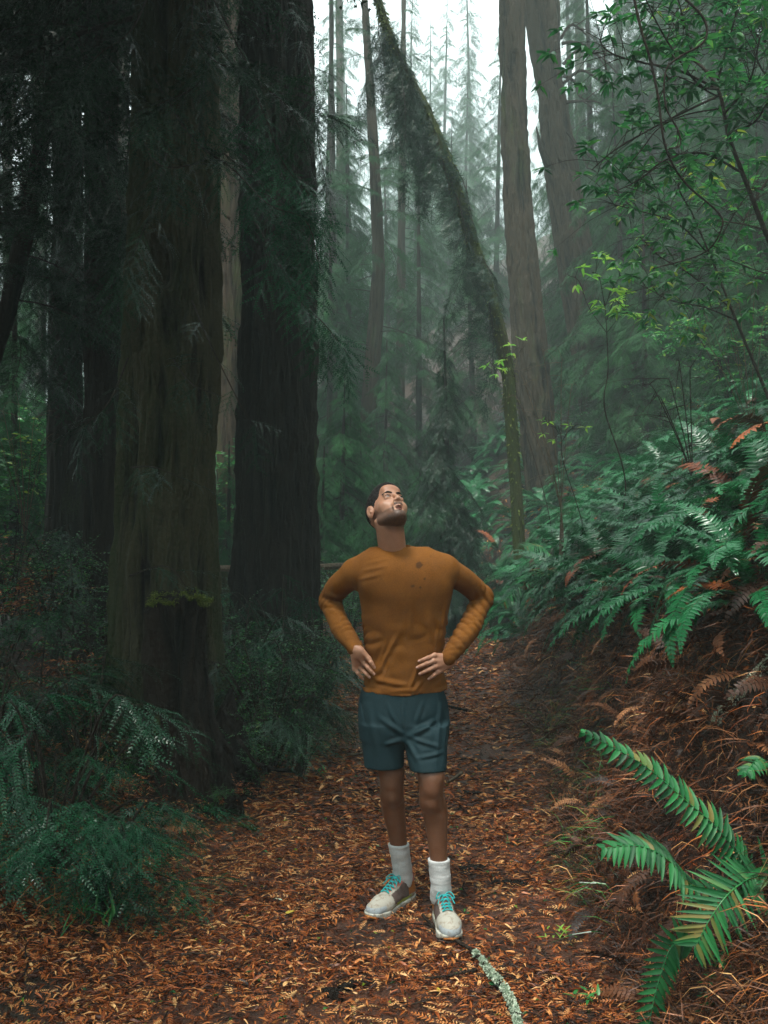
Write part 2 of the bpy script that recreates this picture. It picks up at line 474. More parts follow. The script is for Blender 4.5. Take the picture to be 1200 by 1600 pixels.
# mid and far boughs: coarser needles
MIDSP = [spray(0.34, 7, 4, 0.036, 0.0075, False, 20+k, 0.6).tmpl() for k in range(3)]
def bough(L=2.2, n=26, droop=0.35, rise=0.1, seed=0, side=0.38, hang=0.5, wide=1.0):
    r = random.Random(seed); m = MB(); nr = np.random.default_rng(seed)
    def pt(t): return np.array([t*L, 0.06*L*math.sin(t*3+seed), L*(rise*t - droop*t*t)])
    tube(m, [pt(t) for t in np.linspace(0, 1, 9)], np.linspace(0.016, 0.003, 9)*L/2.2, 4, 0.0, mat=1, cap=False)
    for k in range(n):
        t = 0.12 + 0.88*(k+r.random())/n; s = 1 if k % 2 else -1
        p = pt(t); sl = side*L*(1-0.72*t)*(0.4+0.6*min(1, t/.3))*r.uniform(.7, 1.2)*wide
        a = s*math.radians(r.uniform(40, 70)); dn = r.uniform(.1, .5)*hang
        d = norm(np.array([math.cos(a), math.sin(a), -dn]))
        m2 = [p + d*sl*u + np.array([0, 0, -hang*0.35*sl*u*u]) for u in np.linspace(0, 1, 4)]
        tube(m, m2, np.linspace(0.005, 0.0015, 4), 3, 0.0, mat=1, cap=False)
        q = max(2, int(sl/0.12))
        for jn in range(q):
            u = (jn+0.7)/q; pp = p + d*sl*u + np.array([0, 0, -hang*0.35*sl*u*u])
            a2 = a + r.uniform(-.9, .9); dd = np.array([math.cos(a2), math.sin(a2), -r.uniform(0.15, 1.3)*hang])
            R = frame_x(dd, (0, 0, 1), [r.uniform(-.6, .6)])
            m.inst(MIDSP[r.randrange(3)], R*r.uniform(.7, 1.25), [pp], 0.35, r=nr)
    R = frame_x([1, 0, -droop], (0, 0, 1)); m.inst(MIDSP[0], R*1.2, [pt(0.97)], r=nr)
    return m
BOUGH = [bough(2.2, 24, 0.30+0.08*k, 0.10, 40+k, 0.36, 0.55+0.12*k) for k in range(4)]
BOUGH_M = {}
for nm in ('redwood_leaf', 'conifer_leaf'):
    BOUGH_M[nm] = [b.mesh('bough', [M[nm], M['twig']]) for b in BOUGH]
print('bough tris', [len(b.tmpl()['t']) for b in BOUGH])

# ------------------------------------------------------------------ trunks
def trunk_mb(cl, seg=96, rings=150, amp=0.06, fr=7.0, seed=0, flare=0.0, zbase=None, lobes=5, hollow=None):
    """cl: rows (x, y, z, r) along the trunk; bark ridges are real relief"""
    cl = np.asarray(cl, float); L = np.concatenate([[0], np.cumsum(np.linalg.norm(np.diff(cl[:, :3], axis=0), axis=1))])
    u = np.linspace(0, L[-1], rings); C = np.stack([np.interp(u, L, cl[:, k]) for k in range(4)], -1)
    for k in range(4):                                       # soften the bends
        ker = np.ones(9)/9; pad = np.pad(C[:, k], 4, 'reflect', reflect_type='odd'); C[:, k] = np.convolve(pad, ker, 'valid')
    ax = norm(np.gradient(C[:, :3], axis=0))
    x0 = norm(np.cross(np.array([0., 1, 0]), ax)); y0 = np.cross(ax, x0)
    th = np.arange(seg)/seg*2*np.pi
    T, U = np.meshgrid(th, u); r = np.repeat(C[:, 3:4], seg, 1)
    cx, sx = np.cos(T)*r, np.sin(T)*r
    zz = U
    tw = 0.04*zz
    wv = .05*vnoise(cx*3, sx*3, zz*1.1, seed+8); a1 = vnoise((cx+tw+wv)*fr, (sx+wv)*fr, zz*0.8, seed); a2 = vnoise((cx+tw+wv)*fr*2.4, sx*fr*2.4, zz*2.4, seed+1); a3 = vnoise(cx*fr*5, sx*fr*5, zz*9, seed+2)
    rid = (1-np.abs(a1)*1.8)*0.6 + (0.5-np.abs(a2))*0.75 + a3*0.26
    big = fbm(cx*2/np.maximum(r, .1)*0.5, sx*2/np.maximum(r, .1)*0.5, zz*0.35, seed+5, 2)
    rr = r*(1 + 0.05*big) + amp*(rid - 0.45)
    if flare:
        h = np.maximum(0, C[:, 2:3] - (zbase if zbase is not None else C[0, 2]))
        rr = rr + flare*r*np.exp(-h/0.55)*(0.65+0.5*np.cos(T*lobes+seed+vnoise(T*2, h, 0, seed)*1.5))
    if hollow:
        for (hz, ht, hh, hw, hd) in hollow:
            g = np.exp(-((C[:, 2:3]-hz)/hh)**4 - (((T-ht+np.pi) % (2*np.pi) - np.pi)*r/hw)**4)
            rr = rr - hd*g
    V = C[:, None, :3] + rr[..., None]*(np.cos(T)[..., None]*x0[:, None] + np.sin(T)[..., None]*y0[:, None])
    m = MB(); i, j = np.meshgrid(np.arange(rings-1), np.arange(seg), indexing='ij'); j2 = (j+1) % seg
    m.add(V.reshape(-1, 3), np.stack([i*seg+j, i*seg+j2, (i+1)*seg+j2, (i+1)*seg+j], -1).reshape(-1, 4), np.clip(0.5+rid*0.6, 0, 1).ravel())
    return m

def cl_from_px(rows, Y, ztop=None, Yt=None):
    """rows (px, py, width px) from base to top; carried down to the ground and up to ztop"""
    out = []
    for k, (px, py, w) in enumerate(rows):
        y = Y if Yt is None else Y + (Yt-Y)*k/(len(rows)-1)
        p = P(px, py, y); out.append([p.x, p.y, p.z, w*y/FPX/2])
    out = np.array(out)
    if out[0, 2] > H(out[0, 0], out[0, 1]):
        d = (out[0]-out[1])/(abs(out[0, 2]-out[1, 2])+1e-6); g = H(out[0, 0], out[0, 1]); dz = out[0, 2]-g+0.35
        e = out[0] + d*dz; e[3] = max(out[0, 3]*1.02, e[3]); out = np.vstack([e, out])
    if ztop and out[-1, 2] < ztop:
        d = (out[-1]-out[-2])/(abs(out[-1, 2]-out[-2, 2])+1e-6); d[:2] = np.clip(d[:2], -.25, .25); d[3] = 0
        dz = ztop-out[-1, 2]; e = out[-1] + d*dz; e[3] = out[-1, 3]*0.45; out = np.vstack([out, e])
    return out

def add_boughs(root, origin, cl, z0, z1, n, Lb=(1.6, 2.6), leaf='redwood_leaf', seed=0, az=None, dz=0.0, top_taper=True, profile=None):
    r = random.Random(seed); meshes = BOUGH_M[leaf]
    for k in range(n):
        t = (k+r.random())/n; z = z0 + (z1-z0)*t
        c = [np.interp(z, cl[:, 2], cl[:, q]) for q in range(4)]
        a = r.uniform(0, 2*math.pi) if az is None else math.radians(r.uniform(*az))
        Ln = r.uniform(*Lb)*((1-0.75*t**1.5) if top_taper else 1)
        if profile: Ln = profile(t)*r.uniform(.75, 1.15)
        R = Rz(a)[0] @ Ry(r.uniform(-.1, .35)+dz)[0] @ Rx(r.uniform(-.25, .25))[0]
        s = Ln/2.2
        pos = np.array([c[0], c[1], z]) + R[:, 0]*c[3]*0.8 - origin
        link('bough', meshes[r.randrange(4)], root, toM(R, pos, s))

def tree(cl, label, bark, name='redwood_tree', cat='tree', group='redwood trunks in the forest', seg=64, rings=110, amp=0.035, fr=8, seed=1, flare=0.0, hollow=None, ztop=None, smooth=False):
    b = cl[0]; g = H(b[0], b[1]); o = np.array([b[0], b[1], g])
    root = empty(name, o, label, cat, group)
    m = trunk_mb(cl, seg, rings, amp, fr, seed, flare, g, hollow=hollow)
    for q in range(len(m.v)): m.v[q] = m.v[q] - o
    m.obj('trunk', M[bark], root, smooth)
    return root, o

T = {}
def mk(key, rows, Y, label, bark, ztop, bz=None, nb=0, Lb=(1.6, 2.6), leaf='redwood_leaf', Yt=None, az=None, dzb=0.0, **kw):
    cl = cl_from_px(rows, Y, ztop, Yt)
    root, o = tree(cl, label, bark, **kw)
    if nb: add_boughs(root, o, cl, bz[0], bz[1], nb, Lb, leaf, seed=hash(key) % 997 if False else sum(map(ord, key)), az=az, dz=dzb)
    T[key] = (root, o, cl)
    return root, o, cl
G1 = 'redwood trunks standing close to the path on the left'
G2 = 'distant trunks fading into the mist'
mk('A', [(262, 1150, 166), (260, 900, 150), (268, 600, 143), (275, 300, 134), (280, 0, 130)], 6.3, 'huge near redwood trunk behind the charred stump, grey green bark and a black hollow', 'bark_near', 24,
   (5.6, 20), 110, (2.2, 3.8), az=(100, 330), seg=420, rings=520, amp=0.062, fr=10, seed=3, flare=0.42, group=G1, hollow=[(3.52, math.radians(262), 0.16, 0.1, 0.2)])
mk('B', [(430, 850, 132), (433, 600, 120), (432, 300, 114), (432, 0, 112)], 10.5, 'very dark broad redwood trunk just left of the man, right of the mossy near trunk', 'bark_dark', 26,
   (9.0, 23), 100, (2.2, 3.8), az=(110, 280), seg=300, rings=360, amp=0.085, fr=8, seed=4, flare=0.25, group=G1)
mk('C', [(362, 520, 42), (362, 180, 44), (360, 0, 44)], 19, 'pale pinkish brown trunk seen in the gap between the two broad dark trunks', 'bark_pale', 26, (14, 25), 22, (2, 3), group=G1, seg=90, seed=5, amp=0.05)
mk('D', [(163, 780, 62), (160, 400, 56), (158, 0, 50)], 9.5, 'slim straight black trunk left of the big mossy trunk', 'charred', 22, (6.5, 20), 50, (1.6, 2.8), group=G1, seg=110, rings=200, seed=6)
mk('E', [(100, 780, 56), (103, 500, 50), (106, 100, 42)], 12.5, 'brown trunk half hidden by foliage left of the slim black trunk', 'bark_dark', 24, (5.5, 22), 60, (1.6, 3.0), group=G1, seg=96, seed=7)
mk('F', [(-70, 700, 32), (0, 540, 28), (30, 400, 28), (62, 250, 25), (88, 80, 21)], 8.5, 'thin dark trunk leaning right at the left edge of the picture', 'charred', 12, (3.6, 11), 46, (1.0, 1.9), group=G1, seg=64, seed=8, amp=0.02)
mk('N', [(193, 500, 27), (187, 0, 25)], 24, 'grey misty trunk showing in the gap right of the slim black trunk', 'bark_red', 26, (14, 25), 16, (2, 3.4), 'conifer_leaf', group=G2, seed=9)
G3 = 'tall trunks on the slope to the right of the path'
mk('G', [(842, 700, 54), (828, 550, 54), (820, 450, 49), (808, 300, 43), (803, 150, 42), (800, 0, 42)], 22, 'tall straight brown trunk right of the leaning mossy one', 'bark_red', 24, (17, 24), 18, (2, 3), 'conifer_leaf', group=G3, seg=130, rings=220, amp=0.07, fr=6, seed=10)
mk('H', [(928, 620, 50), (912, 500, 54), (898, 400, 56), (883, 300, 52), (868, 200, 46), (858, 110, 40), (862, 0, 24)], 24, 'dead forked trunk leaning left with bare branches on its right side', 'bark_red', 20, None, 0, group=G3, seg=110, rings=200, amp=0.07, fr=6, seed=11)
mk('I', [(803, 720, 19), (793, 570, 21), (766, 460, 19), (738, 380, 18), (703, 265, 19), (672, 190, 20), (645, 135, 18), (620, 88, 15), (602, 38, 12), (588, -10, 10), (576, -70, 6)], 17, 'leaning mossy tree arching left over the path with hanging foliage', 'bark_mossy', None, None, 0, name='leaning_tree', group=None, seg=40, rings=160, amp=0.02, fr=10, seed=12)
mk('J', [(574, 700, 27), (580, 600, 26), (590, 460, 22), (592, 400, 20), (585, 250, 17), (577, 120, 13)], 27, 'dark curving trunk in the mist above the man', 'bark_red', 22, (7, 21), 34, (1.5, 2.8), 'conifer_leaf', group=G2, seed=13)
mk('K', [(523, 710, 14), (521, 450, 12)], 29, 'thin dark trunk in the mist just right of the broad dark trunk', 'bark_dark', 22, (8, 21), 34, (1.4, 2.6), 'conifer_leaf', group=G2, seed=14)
mk('L', [(624, 760, 18), (626, 540, 14)], 35, 'reddish far trunk directly above the head of the man', 'bark_red', 26, (11, 26), 30, (1.6, 3), 'conifer_leaf', group=G2, seed=15)

# H: second stem of the fork, broken stub, bare branches
rH, oH, clH = T['H']
def rel(pts, o): return np.asarray([list(p) for p in pts]) - o
m = trunk_mb(np.array([[*(P(866, 170, 24)), 0.34], [*(P(852, 110, 24)), 0.33], [*(P(838, 40, 24)), .3], [*(P(832, -40, 24)), .27], [*(P(822, -250, 24)), .2]]), 60, 80, 0.05, 6, 31)
m.v = [v - oH for v in m.v]; m.obj('fork_stem', M['bark_red'], rH)
m = MB(); tube(m, rel([P(858, 262, 23.8), P(845, 232, 23.7), P(838, 198, 23.7)], oH), [0.12, 0.07, 0.015], 8); m.obj('broken_stub', M['bark_red'], rH)
r_ = random.Random(5)
for (a, b, c, d) in [((880, 100), (905, 78), (940, 90), (968, 120)), ((880, 130), (910, 110), (950, 135), (985, 145)), ((884, 160), (905, 158), (935, 160), (960, 180)), ((886, 205), (905, 232), (918, 262), (915, 245)),
                     ((878, 68), (900, 66), (930, 82), (960, 128)), ((893, 232), (915, 238), (930, 255), (938, 262)), ((880, 118), (898, 128), (905, 150), (925, 160)), ((876, 60), (890, 40), (905, 44), (920, 60))]:
    m = MB(); pts = catmull(rel([P(*q, 23.5) for q in (a, b, c, d)], oH), 14); tube(m, pts, np.linspace(0.05, 0.012, 14), 5, cap=False)
    for k in (5, 7, 9, 11):
        e = pts[k] + np.array([r_.uniform(.2, .7), r_.uniform(-.3, .3), r_.uniform(-.6, .3)]); tube(m, catmull([pts[k], (pts[k]+e)/2+[0, 0, .08], e], 6), np.linspace(0.02, 0.006, 6), 4, cap=False)
    m.obj('bare_branch', M['twig'], rH)
# I: boughs hanging from the leaning trunk
rI, oI, clI = T['I']
r_ = random.Random(11)
for k in range(70):
    t = 0.26 + 0.74*(k+r_.uniform(-2, 2))/86; idx = t*(len(clI)-1); i0 = min(int(idx), len(clI)-2); f = idx-i0; c = clI[i0]*(1-f)+clI[i0+1]*f
    a = r_.uniform(0, 2*math.pi); R = Rz(a)[0] @ Ry(r_.uniform(.8, 1.45))[0] @ Rx(r_.uniform(-.4, .4))[0]
    link('bough', BOUGH_M['redwood_leaf'][k % 4], rI, toM(R, c[:3]-oI, (r_.uniform(.2, .42) if r_.random() < .6 else r_.uniform(.5, .8))*(1.1-0.2*t)))

mn = MB(); rq = np.random.default_rng(8); nq = 5000; tt = rq.uniform(.05, 1, nq)*(len(clI)-1); ii = np.minimum(tt.astype(int), len(clI)-2); ff = (tt-ii)[:, None]; cc_ = clI[ii]*(1-ff)+clI[ii+1]*ff; aa = rq.uniform(0, 6.28, nq)
dd = norm(np.stack([np.cos(aa), np.sin(aa), -rq.uniform(.2, 1.6, nq)], -1)); lq = MB().add([(0, 0, 0), (.03, .01, .003), (.07, 0, -.01), (.03, -.01, .003)], [(0, 1, 2), (0, 2, 3)], .5).tmpl()
mn.inst(lq, frame_x(dd)*rq.uniform(.5, 1.8, nq)[:, None, None], cc_[:, :3]-oI+dd*[1, 1, 0]*cc_[:, 3:4]*.95, 1, r=rq); tag(mn.obj('moss', M['moss_leaf'], rI), kind='stuff')

# young and background conifers
CONES = {}
def conifer(x, y, h, rb, Lb, nb, label, group, leaf='conifer_leaf', seed=0, z0=0.08, droop=0.25, bark='bark_dark', name='conifer_tree'):
    g = H(x, y); r = random.Random(seed)
    lean = np.array([r.uniform(-.03, .03), r.uniform(-.03, .03)])
    cl = np.array([[x+lean[0]*h*t, y+lean[1]*h*t, g-0.3+(h+.3)*t, rb*(1-t)**0.8+0.012] for t in np.linspace(0, 1, 8)])
    root, o = tree(cl, label, bark, name, 'tree', group, 20, 40, min(0.03, rb*.15), 8, seed)
    prof = lambda t: Lb*(0.35+0.65*min(1, t/.25))*(1-0.86*t)
    add_boughs(root, o, cl, g+h*z0, g+h*0.985, nb, leaf=leaf, seed=seed, dz=droop, profile=prof)
    return root
def Xp(px, Y): return P(px, 800, Y).x
GC = 'conifers standing in the mist behind the path'
conifer(Xp(705, 17.5), 17.5, 6.3, 0.07, 1.75, 120, 'dark young redwood with drooping boughs right above the man, left of the leaning tree', None, 'redwood_leaf', 21, 0.06, 0.45, name='young_redwood')
bg = [(745, 88, 38, 5.4, 120), (672, 92, 34, 5.6, 120), (545, 80, 34, 5.0, 110), (630, 90, 37, 5.4, 110), (725, 60, 17, 4.0, 110), (530, 19, 5.2, 2.2, 110), (600, 26, 7, 2.6, 110), (568, 21, 4.6, 2.2, 110), (662, 19.5, 3.6, 1.8, 90), (935, 27, 15, 3.4, 130), (1020, 30, 19, 3.8, 130), (1120, 26, 17, 3.6, 130), (1215, 24, 15, 3.4, 120), (985, 22, 9, 3.0, 110), (1100, 36, 22, 4.2, 110), (690, 75, 26, 5.0, 90), (620, 70, 24, 5.0, 80), (550, 30, 14, 3.0, 110), (505, 33, 20, 3.2, 100), (540, 22, 5.0, 2.0, 60), (515, 26, 13, 2.6, 80), (556, 33, 16, 2.8, 80), (655, 30, 12, 2.5, 70), (742, 29, 9.5, 2.8, 80), (775, 42, 15, 3.4, 90), (700, 50, 13, 3.2, 90), (650, 58, 17, 3.6, 90), (610, 45, 13, 3, 90),
      (880, 29, 8.5, 2.8, 80), (955, 25, 8.0, 2.8, 90), (1010, 19, 5.8, 2.3, 90), (1075, 23, 9.5, 3.0, 90), (1150, 20, 8.5, 2.6, 90), (1195, 15, 4.6, 1.9, 80), (975, 33, 16, 3.2, 80), (1060, 38, 19, 3.6, 80), (1190, 32, 19, 3.6, 80), (905, 44, 20, 3.6, 70),
      (25, 15, 6.2, 2.0, 70), (-30, 19, 12, 2.8, 80), (60, 24, 11, 2.8, 80), (140, 28, 16, 3.2, 70), (215, 21, 10, 2.4, 70), (345, 24, 8, 2.2, 70), (358, 15, 3.0, 1.2, 60), (500, 17, 3.4, 1.4, 60), (605, 24, 4.4, 1.9, 60), (655, 22.5, 3.4, 1.7, 60), (470, 38, 22, 3.6, 70), (350, 45, 24, 3.8, 60), (20, 40, 26, 4, 60)]
where = lambda px: 'far left' if px < 100 else 'left, between dark trunks' if px < 380 else 'centre, left of the curving trunk' if px < 575 else 'centre, above the man' if px < 680 else 'centre right, beyond the leaning tree' if px < 830 else 'right, behind the dead forked trunk' if px < 1000 else 'far right above the fern slope'
for k, (px, Yv, h, Lb, nb) in enumerate(bg):
    kind = 'low bushy' if h < 5 else 'medium' if h < 11 else 'tall'
    far = 'faint' if Yv > 36 else 'hazy' if Yv > 24 else 'dark'
    conifer(Xp(px, Yv), Yv, h, 0.011*h**0.9+0.02, Lb, nb, f'{far} {kind} conifer about {int(round(Yv))} metres back, {where(px)}', GC, 'conifer_leaf', 100+k, 0.04, 0.3)
for k, (px, Yv, w) in enumerate([(530, 50, 11), (905, 50, 14), (965, 56, 13), (1035, 44, 13), (60, 36, 14), (10, 30, 13), (455, 48, 12), (345, 40, 14)]):
    mk('Z%d' % k, [(px+4, 780, w+3), (px, 0, w)], Yv, f'faint {"slim" if w < 13 else "stout"} far trunk in thick mist, {where(px)}, {int(Yv)} metres back', 'bark_red', 26, (9, 26), 26, (2, 3.6), 'conifer_leaf', group=G2, seg=24, rings=50, seed=40+k)

for k, (x, y, h) in enumerate([(-4.6, 1.2, 15), (-6.0, 4.6, 16), (-3.6, -2.6, 15), (-8.5, 8.5, 16), (6.5, 3.0, 14), (-4.5, 9.2, 18), (7.5, 8.0, 15)]):  # out of view, added to block light over the near and left side
    conifer(x, y, h, .3, 4.3, 130, ['shading conifer added beside the camera on the left', 'unseen conifer added for shade left of the redwood sprouts', 'shading conifer added behind the camera on the left', 'unseen conifer added for shade beyond the left edge', 'shading conifer added on the bank beyond the right edge', 'tall conifer added for shade left of the slim black trunk', 'shading conifer added high on the fern slope beyond the right edge'][k], 'unseen trees added around the viewpoint for shade', 'redwood_leaf', 300+k, .42, .2)
# ------------------------------------------------------------------ ferns
def pinna(L, w, r, fold=0.12, droop=0.2):
    """a leaflet along +y, six faces, with a folded midrib and a drooping tip"""
    t = np.array([0, .18, .45, .75, 1.0]); ww = np.array([.55, 1, .9, .55, 0.0])*w/2
    V, F = [], []
    for k in range(5):
        y = t[k]*L; z = -droop*L*t[k]**2
        if k < 4: V += [(-ww[k]+0.1*w*k*.3, y, z+fold*w), (0.1*w*k*.3, y, z), (ww[k]+0.1*w*k*.3, y, z+fold*w)]
        else: V += [(0.15*w, y, z)]
    for k in range(3):
        b = 3*k; F += [(b, b+1, b+4, b+3), (b+1, b+2, b+5, b+4)]
    T = [(9, 10, 12), (10, 11, 12)]
    return V, F, T
def pinna_lo(L, w):
    return [(-w*.35, 0, 0), (w*.35, 0, 0), (w*.45, L*.4, -.03*L), (0.1*w, L, -.2*L), (-w*.35, L*.5, -.05*L)], [(0, 1, 2), (0, 2, 4), (4, 2, 3)]

def frond_curve(L, up, arch, twist, n):
    s = np.linspace(0, 1, n)
    ang = up - arch*s**1.25                                # elevation falls from root to tip
    dx, dz = np.cos(ang), np.sin(ang); hx = twist*s**2
    x = np.concatenate([[0], np.cumsum((dx[1:]+dx[:-1])/2)])/(n-1)*L; z = np.concatenate([[0], np.cumsum((dz[1:]+dz[:-1])/2)])/(n-1)*L
    return np.stack([x, hx*L, z], -1), ang, s
def frond_width(s): return np.interp(s, [0, .1, .16, .3, .55, .8, .95, 1], [0, 0, .55, .95, 1, .68, .25, .1])
def frond_mb(L=1.0, up=1.1, arch=1.5, twist=0.1, n=44, W=0.095, seed=0, hi=True):
    r = random.Random(seed); m = MB()
    C, ang, s = frond_curve(L, up, arch, twist, n)
    tube(m, C[::3], np.linspace(0.0035, 0.001, len(C[::3])), 3, 0.15, cap=False)
    dr = norm(np.gradient(C, axis=0)); a0 = r.uniform(.3, .55)
    for k in range(n):
        w = frond_width(s[k])*W*L
        if w < 0.004: continue
        for sd_ in (-1, 1):
            l = w*r.uniform(.88, 1.08)
            if r.random() < .03: continue
            if hi: V, F, Tt = pinna(l, L/n*1.0, r, droop=r.uniform(.05, .35))
            else: V, Tt = pinna_lo(l, L/n*1.05); F = []
            V = np.array(V); V[:, 1] *= sd_
            # rotate: leaflet points sideways and a little forward
            fa = sd_*-math.radians(12+22*s[k]+r.uniform(-6, 6)); V = V @ Rz(fa)[0].T
            V = V @ Rx(sd_*r.uniform(-.05, .25))[0].T
            y = norm(np.cross([0, 0, 1], dr[k])); zz = np.cross(dr[k], y)
            B = np.stack([dr[k], y, zz], -1)
            V = V @ B.T + C[k]
            a = a0 + r.uniform(-.08, .08)
            if len(F): 
                m.add(V, F, a); 
                n0 = m.n - len(V); m.t.append(np.array(Tt)+n0); m.tm.append(np.zeros(2, int))
            else: m.add(V, Tt, a)
    return m
FR = []
for k in range(8):
    FR.append(frond_mb(1.0, [1.25, 1.0, .8, 1.1, .6, 1.35, .9, .7][k], [1.7, 1.5, 1.5, 1.9, 1.2, 1.4, 1.2, 1.7][k], [.1, -.1, .15, -.2, .05, .2, -.15, .1][k], 40, [.1, .12, .11, .1, .13, .1, .12, .11][k], 60+k))
FR_M = [f.mesh('frond', M['fern_leaf'], True) for f in FR]
FRD_M = [f.mesh('dead_frond', M['dead_leaf'], True) for f in FR[:3]]
FRLO = [frond_mb(1.0, u, a, tw, 26, .13, 70+k, False).tmpl() for k, (u, a, tw) in enumerate([(1.2, 1.7, .1), (.9, 1.5, -.1), (.65, 1.4, .1), (1.1, 1.3, -.2)])]
FERN_LO = []
for k in range(4):
    m = MB(); q = 15; az = np.arange(q)*2.4+k; Rr = Rz(az) @ Ry(np.random.default_rng(k).uniform(-.15, .25, q))
    for i_ in range(q): m.inst(FRLO[i_ % 4], Rr[i_:i_+1]*random.uniform(.7, 1.1), [[0, 0, 0]], 0.3)
    FERN_LO.append(m.mesh('sword_fern', M['fern_leaf']))

def bank_n(x, y, e=0.15):
    n = np.array([-(H(x+e, y)-H(x-e, y))/(2*e), -(H(x, y+e)-H(x, y-e))/(2*e), 1.0]); return n/np.linalg.norm(n)
rf = random.Random(31)
def fern(x, y, size, label, nf=14, spread=None, dead=0.0, group='sword ferns on the slope right of the path'):
    g = H(x, y); o = np.array([x, y, g-0.03]); root = empty('sword_fern', o, label, 'fern', group)
    n = bank_n(x, y, .3); n = norm(n*0.6 + np.array([0, 0, .5]))
    up = frame_x(n, (0, 1, 0.01))[0]; B = np.stack([up[:, 1], up[:, 2], up[:, 0]], -1)
    a0 = rf.uniform(0, 6.28)
    for k in range(nf):
        a = a0 + k*2.399 if spread is None else math.radians(rf.uniform(*spread))
        R = B @ Rz(a)[0] @ Ry(rf.uniform(-.25, .3))[0] @ Rx(rf.uniform(-.25, .25))[0]
        s = size*rf.uniform(.65, 1.15); d = rf.random() < dead
        link('dead_frond' if d else 'frond', (FRD_M[rf.randrange(3)] if d else FR_M[rf.randrange(8)]), root, toM(R, R[:, 0]*0.03, s))
    return root
adj = ['lush', 'arching', 'dense', 'spreading', 'glossy', 'ragged', 'small', 'tall']
LBL = []
def fern_label(x, y, s):
    d = x - (path_c(y)+path_w(y)); q = P(0, 0, 1)
    px = 600 + x/y*FPX
    where = 'at far right' if px > 1090 else 'right of the man' if px < 860 else 'mid slope'
    lvl = 'low by the path edge' if d < 0.8 else 'just above the bank lip' if d < 1.8 else 'high up the slope'
    sz = 'small' if s < .62 else 'large' if s > .88 else 'medium'
    LBL.append(1)
    return f'{sz} sword fern {lvl}, {where}, {y:.1f} metres away'
count = 0; placed = []
tries = 0
while count < 160 and tries < 9000:
    tries += 1
    y = 3.6 + 11.4*rf.random()**1.1; d = 0.62 + 5.4*rf.random()**1.25; x = float(path_c(y)+path_w(y)) + d
    px = 600 + x/y*FPX
    if px > 1650 or (y < 5.2 and d < 1.0): continue
    if any((x-a)**2+(y-b)**2 < (0.30+0.02*y)**2 for a, b in placed): continue
    placed.append((x, y)); s = rf.uniform(.6, .95) + (0.15 if y > 7 else 0)
    fern(x, y, s, fern_label(x, y, s), nf=rf.randrange(11, 17), dead=.07); count += 1
def plain(meshes, name, x, y, s, label, cat, group, rz=None, tilt=0.0, dz=0.0):
    o = link(name, meshes[rf.randrange(len(meshes))], None)
    n = bank_n(x, y, .3)
    R = Rz(rf.uniform(0, 6.28) if rz is None else rz)[0]
    if tilt: 
        q = Vector((0, 0, 1)).rotation_difference(Vector(norm(np.array([0, 0, 1.0])*(1-tilt)+n*tilt))).to_matrix(); R = np.array(q) @ R
    o.matrix_basis = toM(R, (x, y, H(x, y)+dz), s)
    return tag(o, label, cat, group)
count = 0
while count < 170:
    y = rf.uniform(13, 30); d = rf.uniform(0.1, 9.0); x = float(path_c(y)+path_w(y)) + d
    if abs(600+x/y*FPX-700) > 620: continue
    s = rf.uniform(.9, 1.4)
    plain(FERN_LO, 'sword_fern', x, y, s, fern_label(x, y, s).replace('sword fern', 'misty fern'), 'fern', 'sword ferns farther back on the slope', tilt=.5); count += 1

# ------------------------------------------------------------------ shrubs with small leaves
def leaf_quad(L, w, fold=.2):
    return [(0, 0, 0), (L*.45, w/2, fold*w), (L, 0, -.12*L), (L*.45, -w/2, fold*w)], [(0, 1, 2), (0, 2, 3)]
def shrub_mb(h=1.0, rad=0.6, stems=9, leaves=520, L=0.045, w=0.02, seed=0, arch=.5):
    r = random.Random(seed); nr = np.random.default_rng(seed); ms, ml = MB(), MB()
    V, F = leaf_quad(L, w); lt = MB().add(V, F, .5).tmpl(); Ps, Ds = [], []
    for k in range(stems):
        a = r.uniform(0, 6.28); out = rad*r.uniform(.35, 1); hh = h*r.uniform(.55, 1.05)
        e = np.array([math.cos(a)*out, math.sin(a)*out, hh])
        c = catmull([[0, 0, -.05], e*[.25, .25, .5], e*[.65, .65, .9], e*[1.15, 1.15, 1-.3*arch]], 12)
        tube(ms, c, np.linspace(.009, .002, 12), 4, cap=False)
        nb = leaves//stems//12
        for b in range(nb):
            i_ = r.randrange(3, 12); p = c[i_]; d = norm(np.array([r.gauss(0, 1), r.gauss(0, 1), r.gauss(.1, .5)])); l = r.uniform(.12, .32)*h**.5
            bc = np.array([p + d*l*u + np.array([0, 0, -.1*l*u*u]) for u in np.linspace(0, 1, 5)]); tube(ms, bc, np.linspace(.003, .001, 5), 3, cap=False)
            for q in range(12):
                u = (q+1)/12; Ps.append(p+d*l*u+[0, 0, -.1*l*u*u]); sdv = norm(np.cross(d, [0, 0, 1]))*(1 if q % 2 else -1)
                Ds.append(norm(d*.6+sdv+np.array([0, 0, r.uniform(-.4, .3)])))
    n = len(Ps); R = frame_x(np.array(Ds), (0, 0, 1), nr.uniform(-.6, .6, n))*nr.uniform(.6, 1.3, n)[:, None, None]
    ml.inst(lt, R, np.array(Ps), .8, r=nr)
    return ms.mesh('stems', M['twig']), ml
def shrub_pair(mat, **kw):
    s, l = shrub_mb(**kw); return s, l.mesh('foliage', M[mat])
SHR = {k: [shrub_pair(m_, seed=80+i_*10+j_, **kw) for j_ in range(3)] for i_, (k, m_, kw) in enumerate([
    ('huckle', 'shrub_leaf', dict(h=1.0, rad=.6, leaves=1500, L=.034, w=.018, stems=12)),
    ('bright', 'oak_leaf', dict(h=1.6, rad=1.0, leaves=1600, L=.07, w=.035, stems=11)),
    ('dead', 'dead_leaf', dict(h=.7, rad=.6, leaves=900, L=.06, w=.016, stems=12, arch=1.2))])}
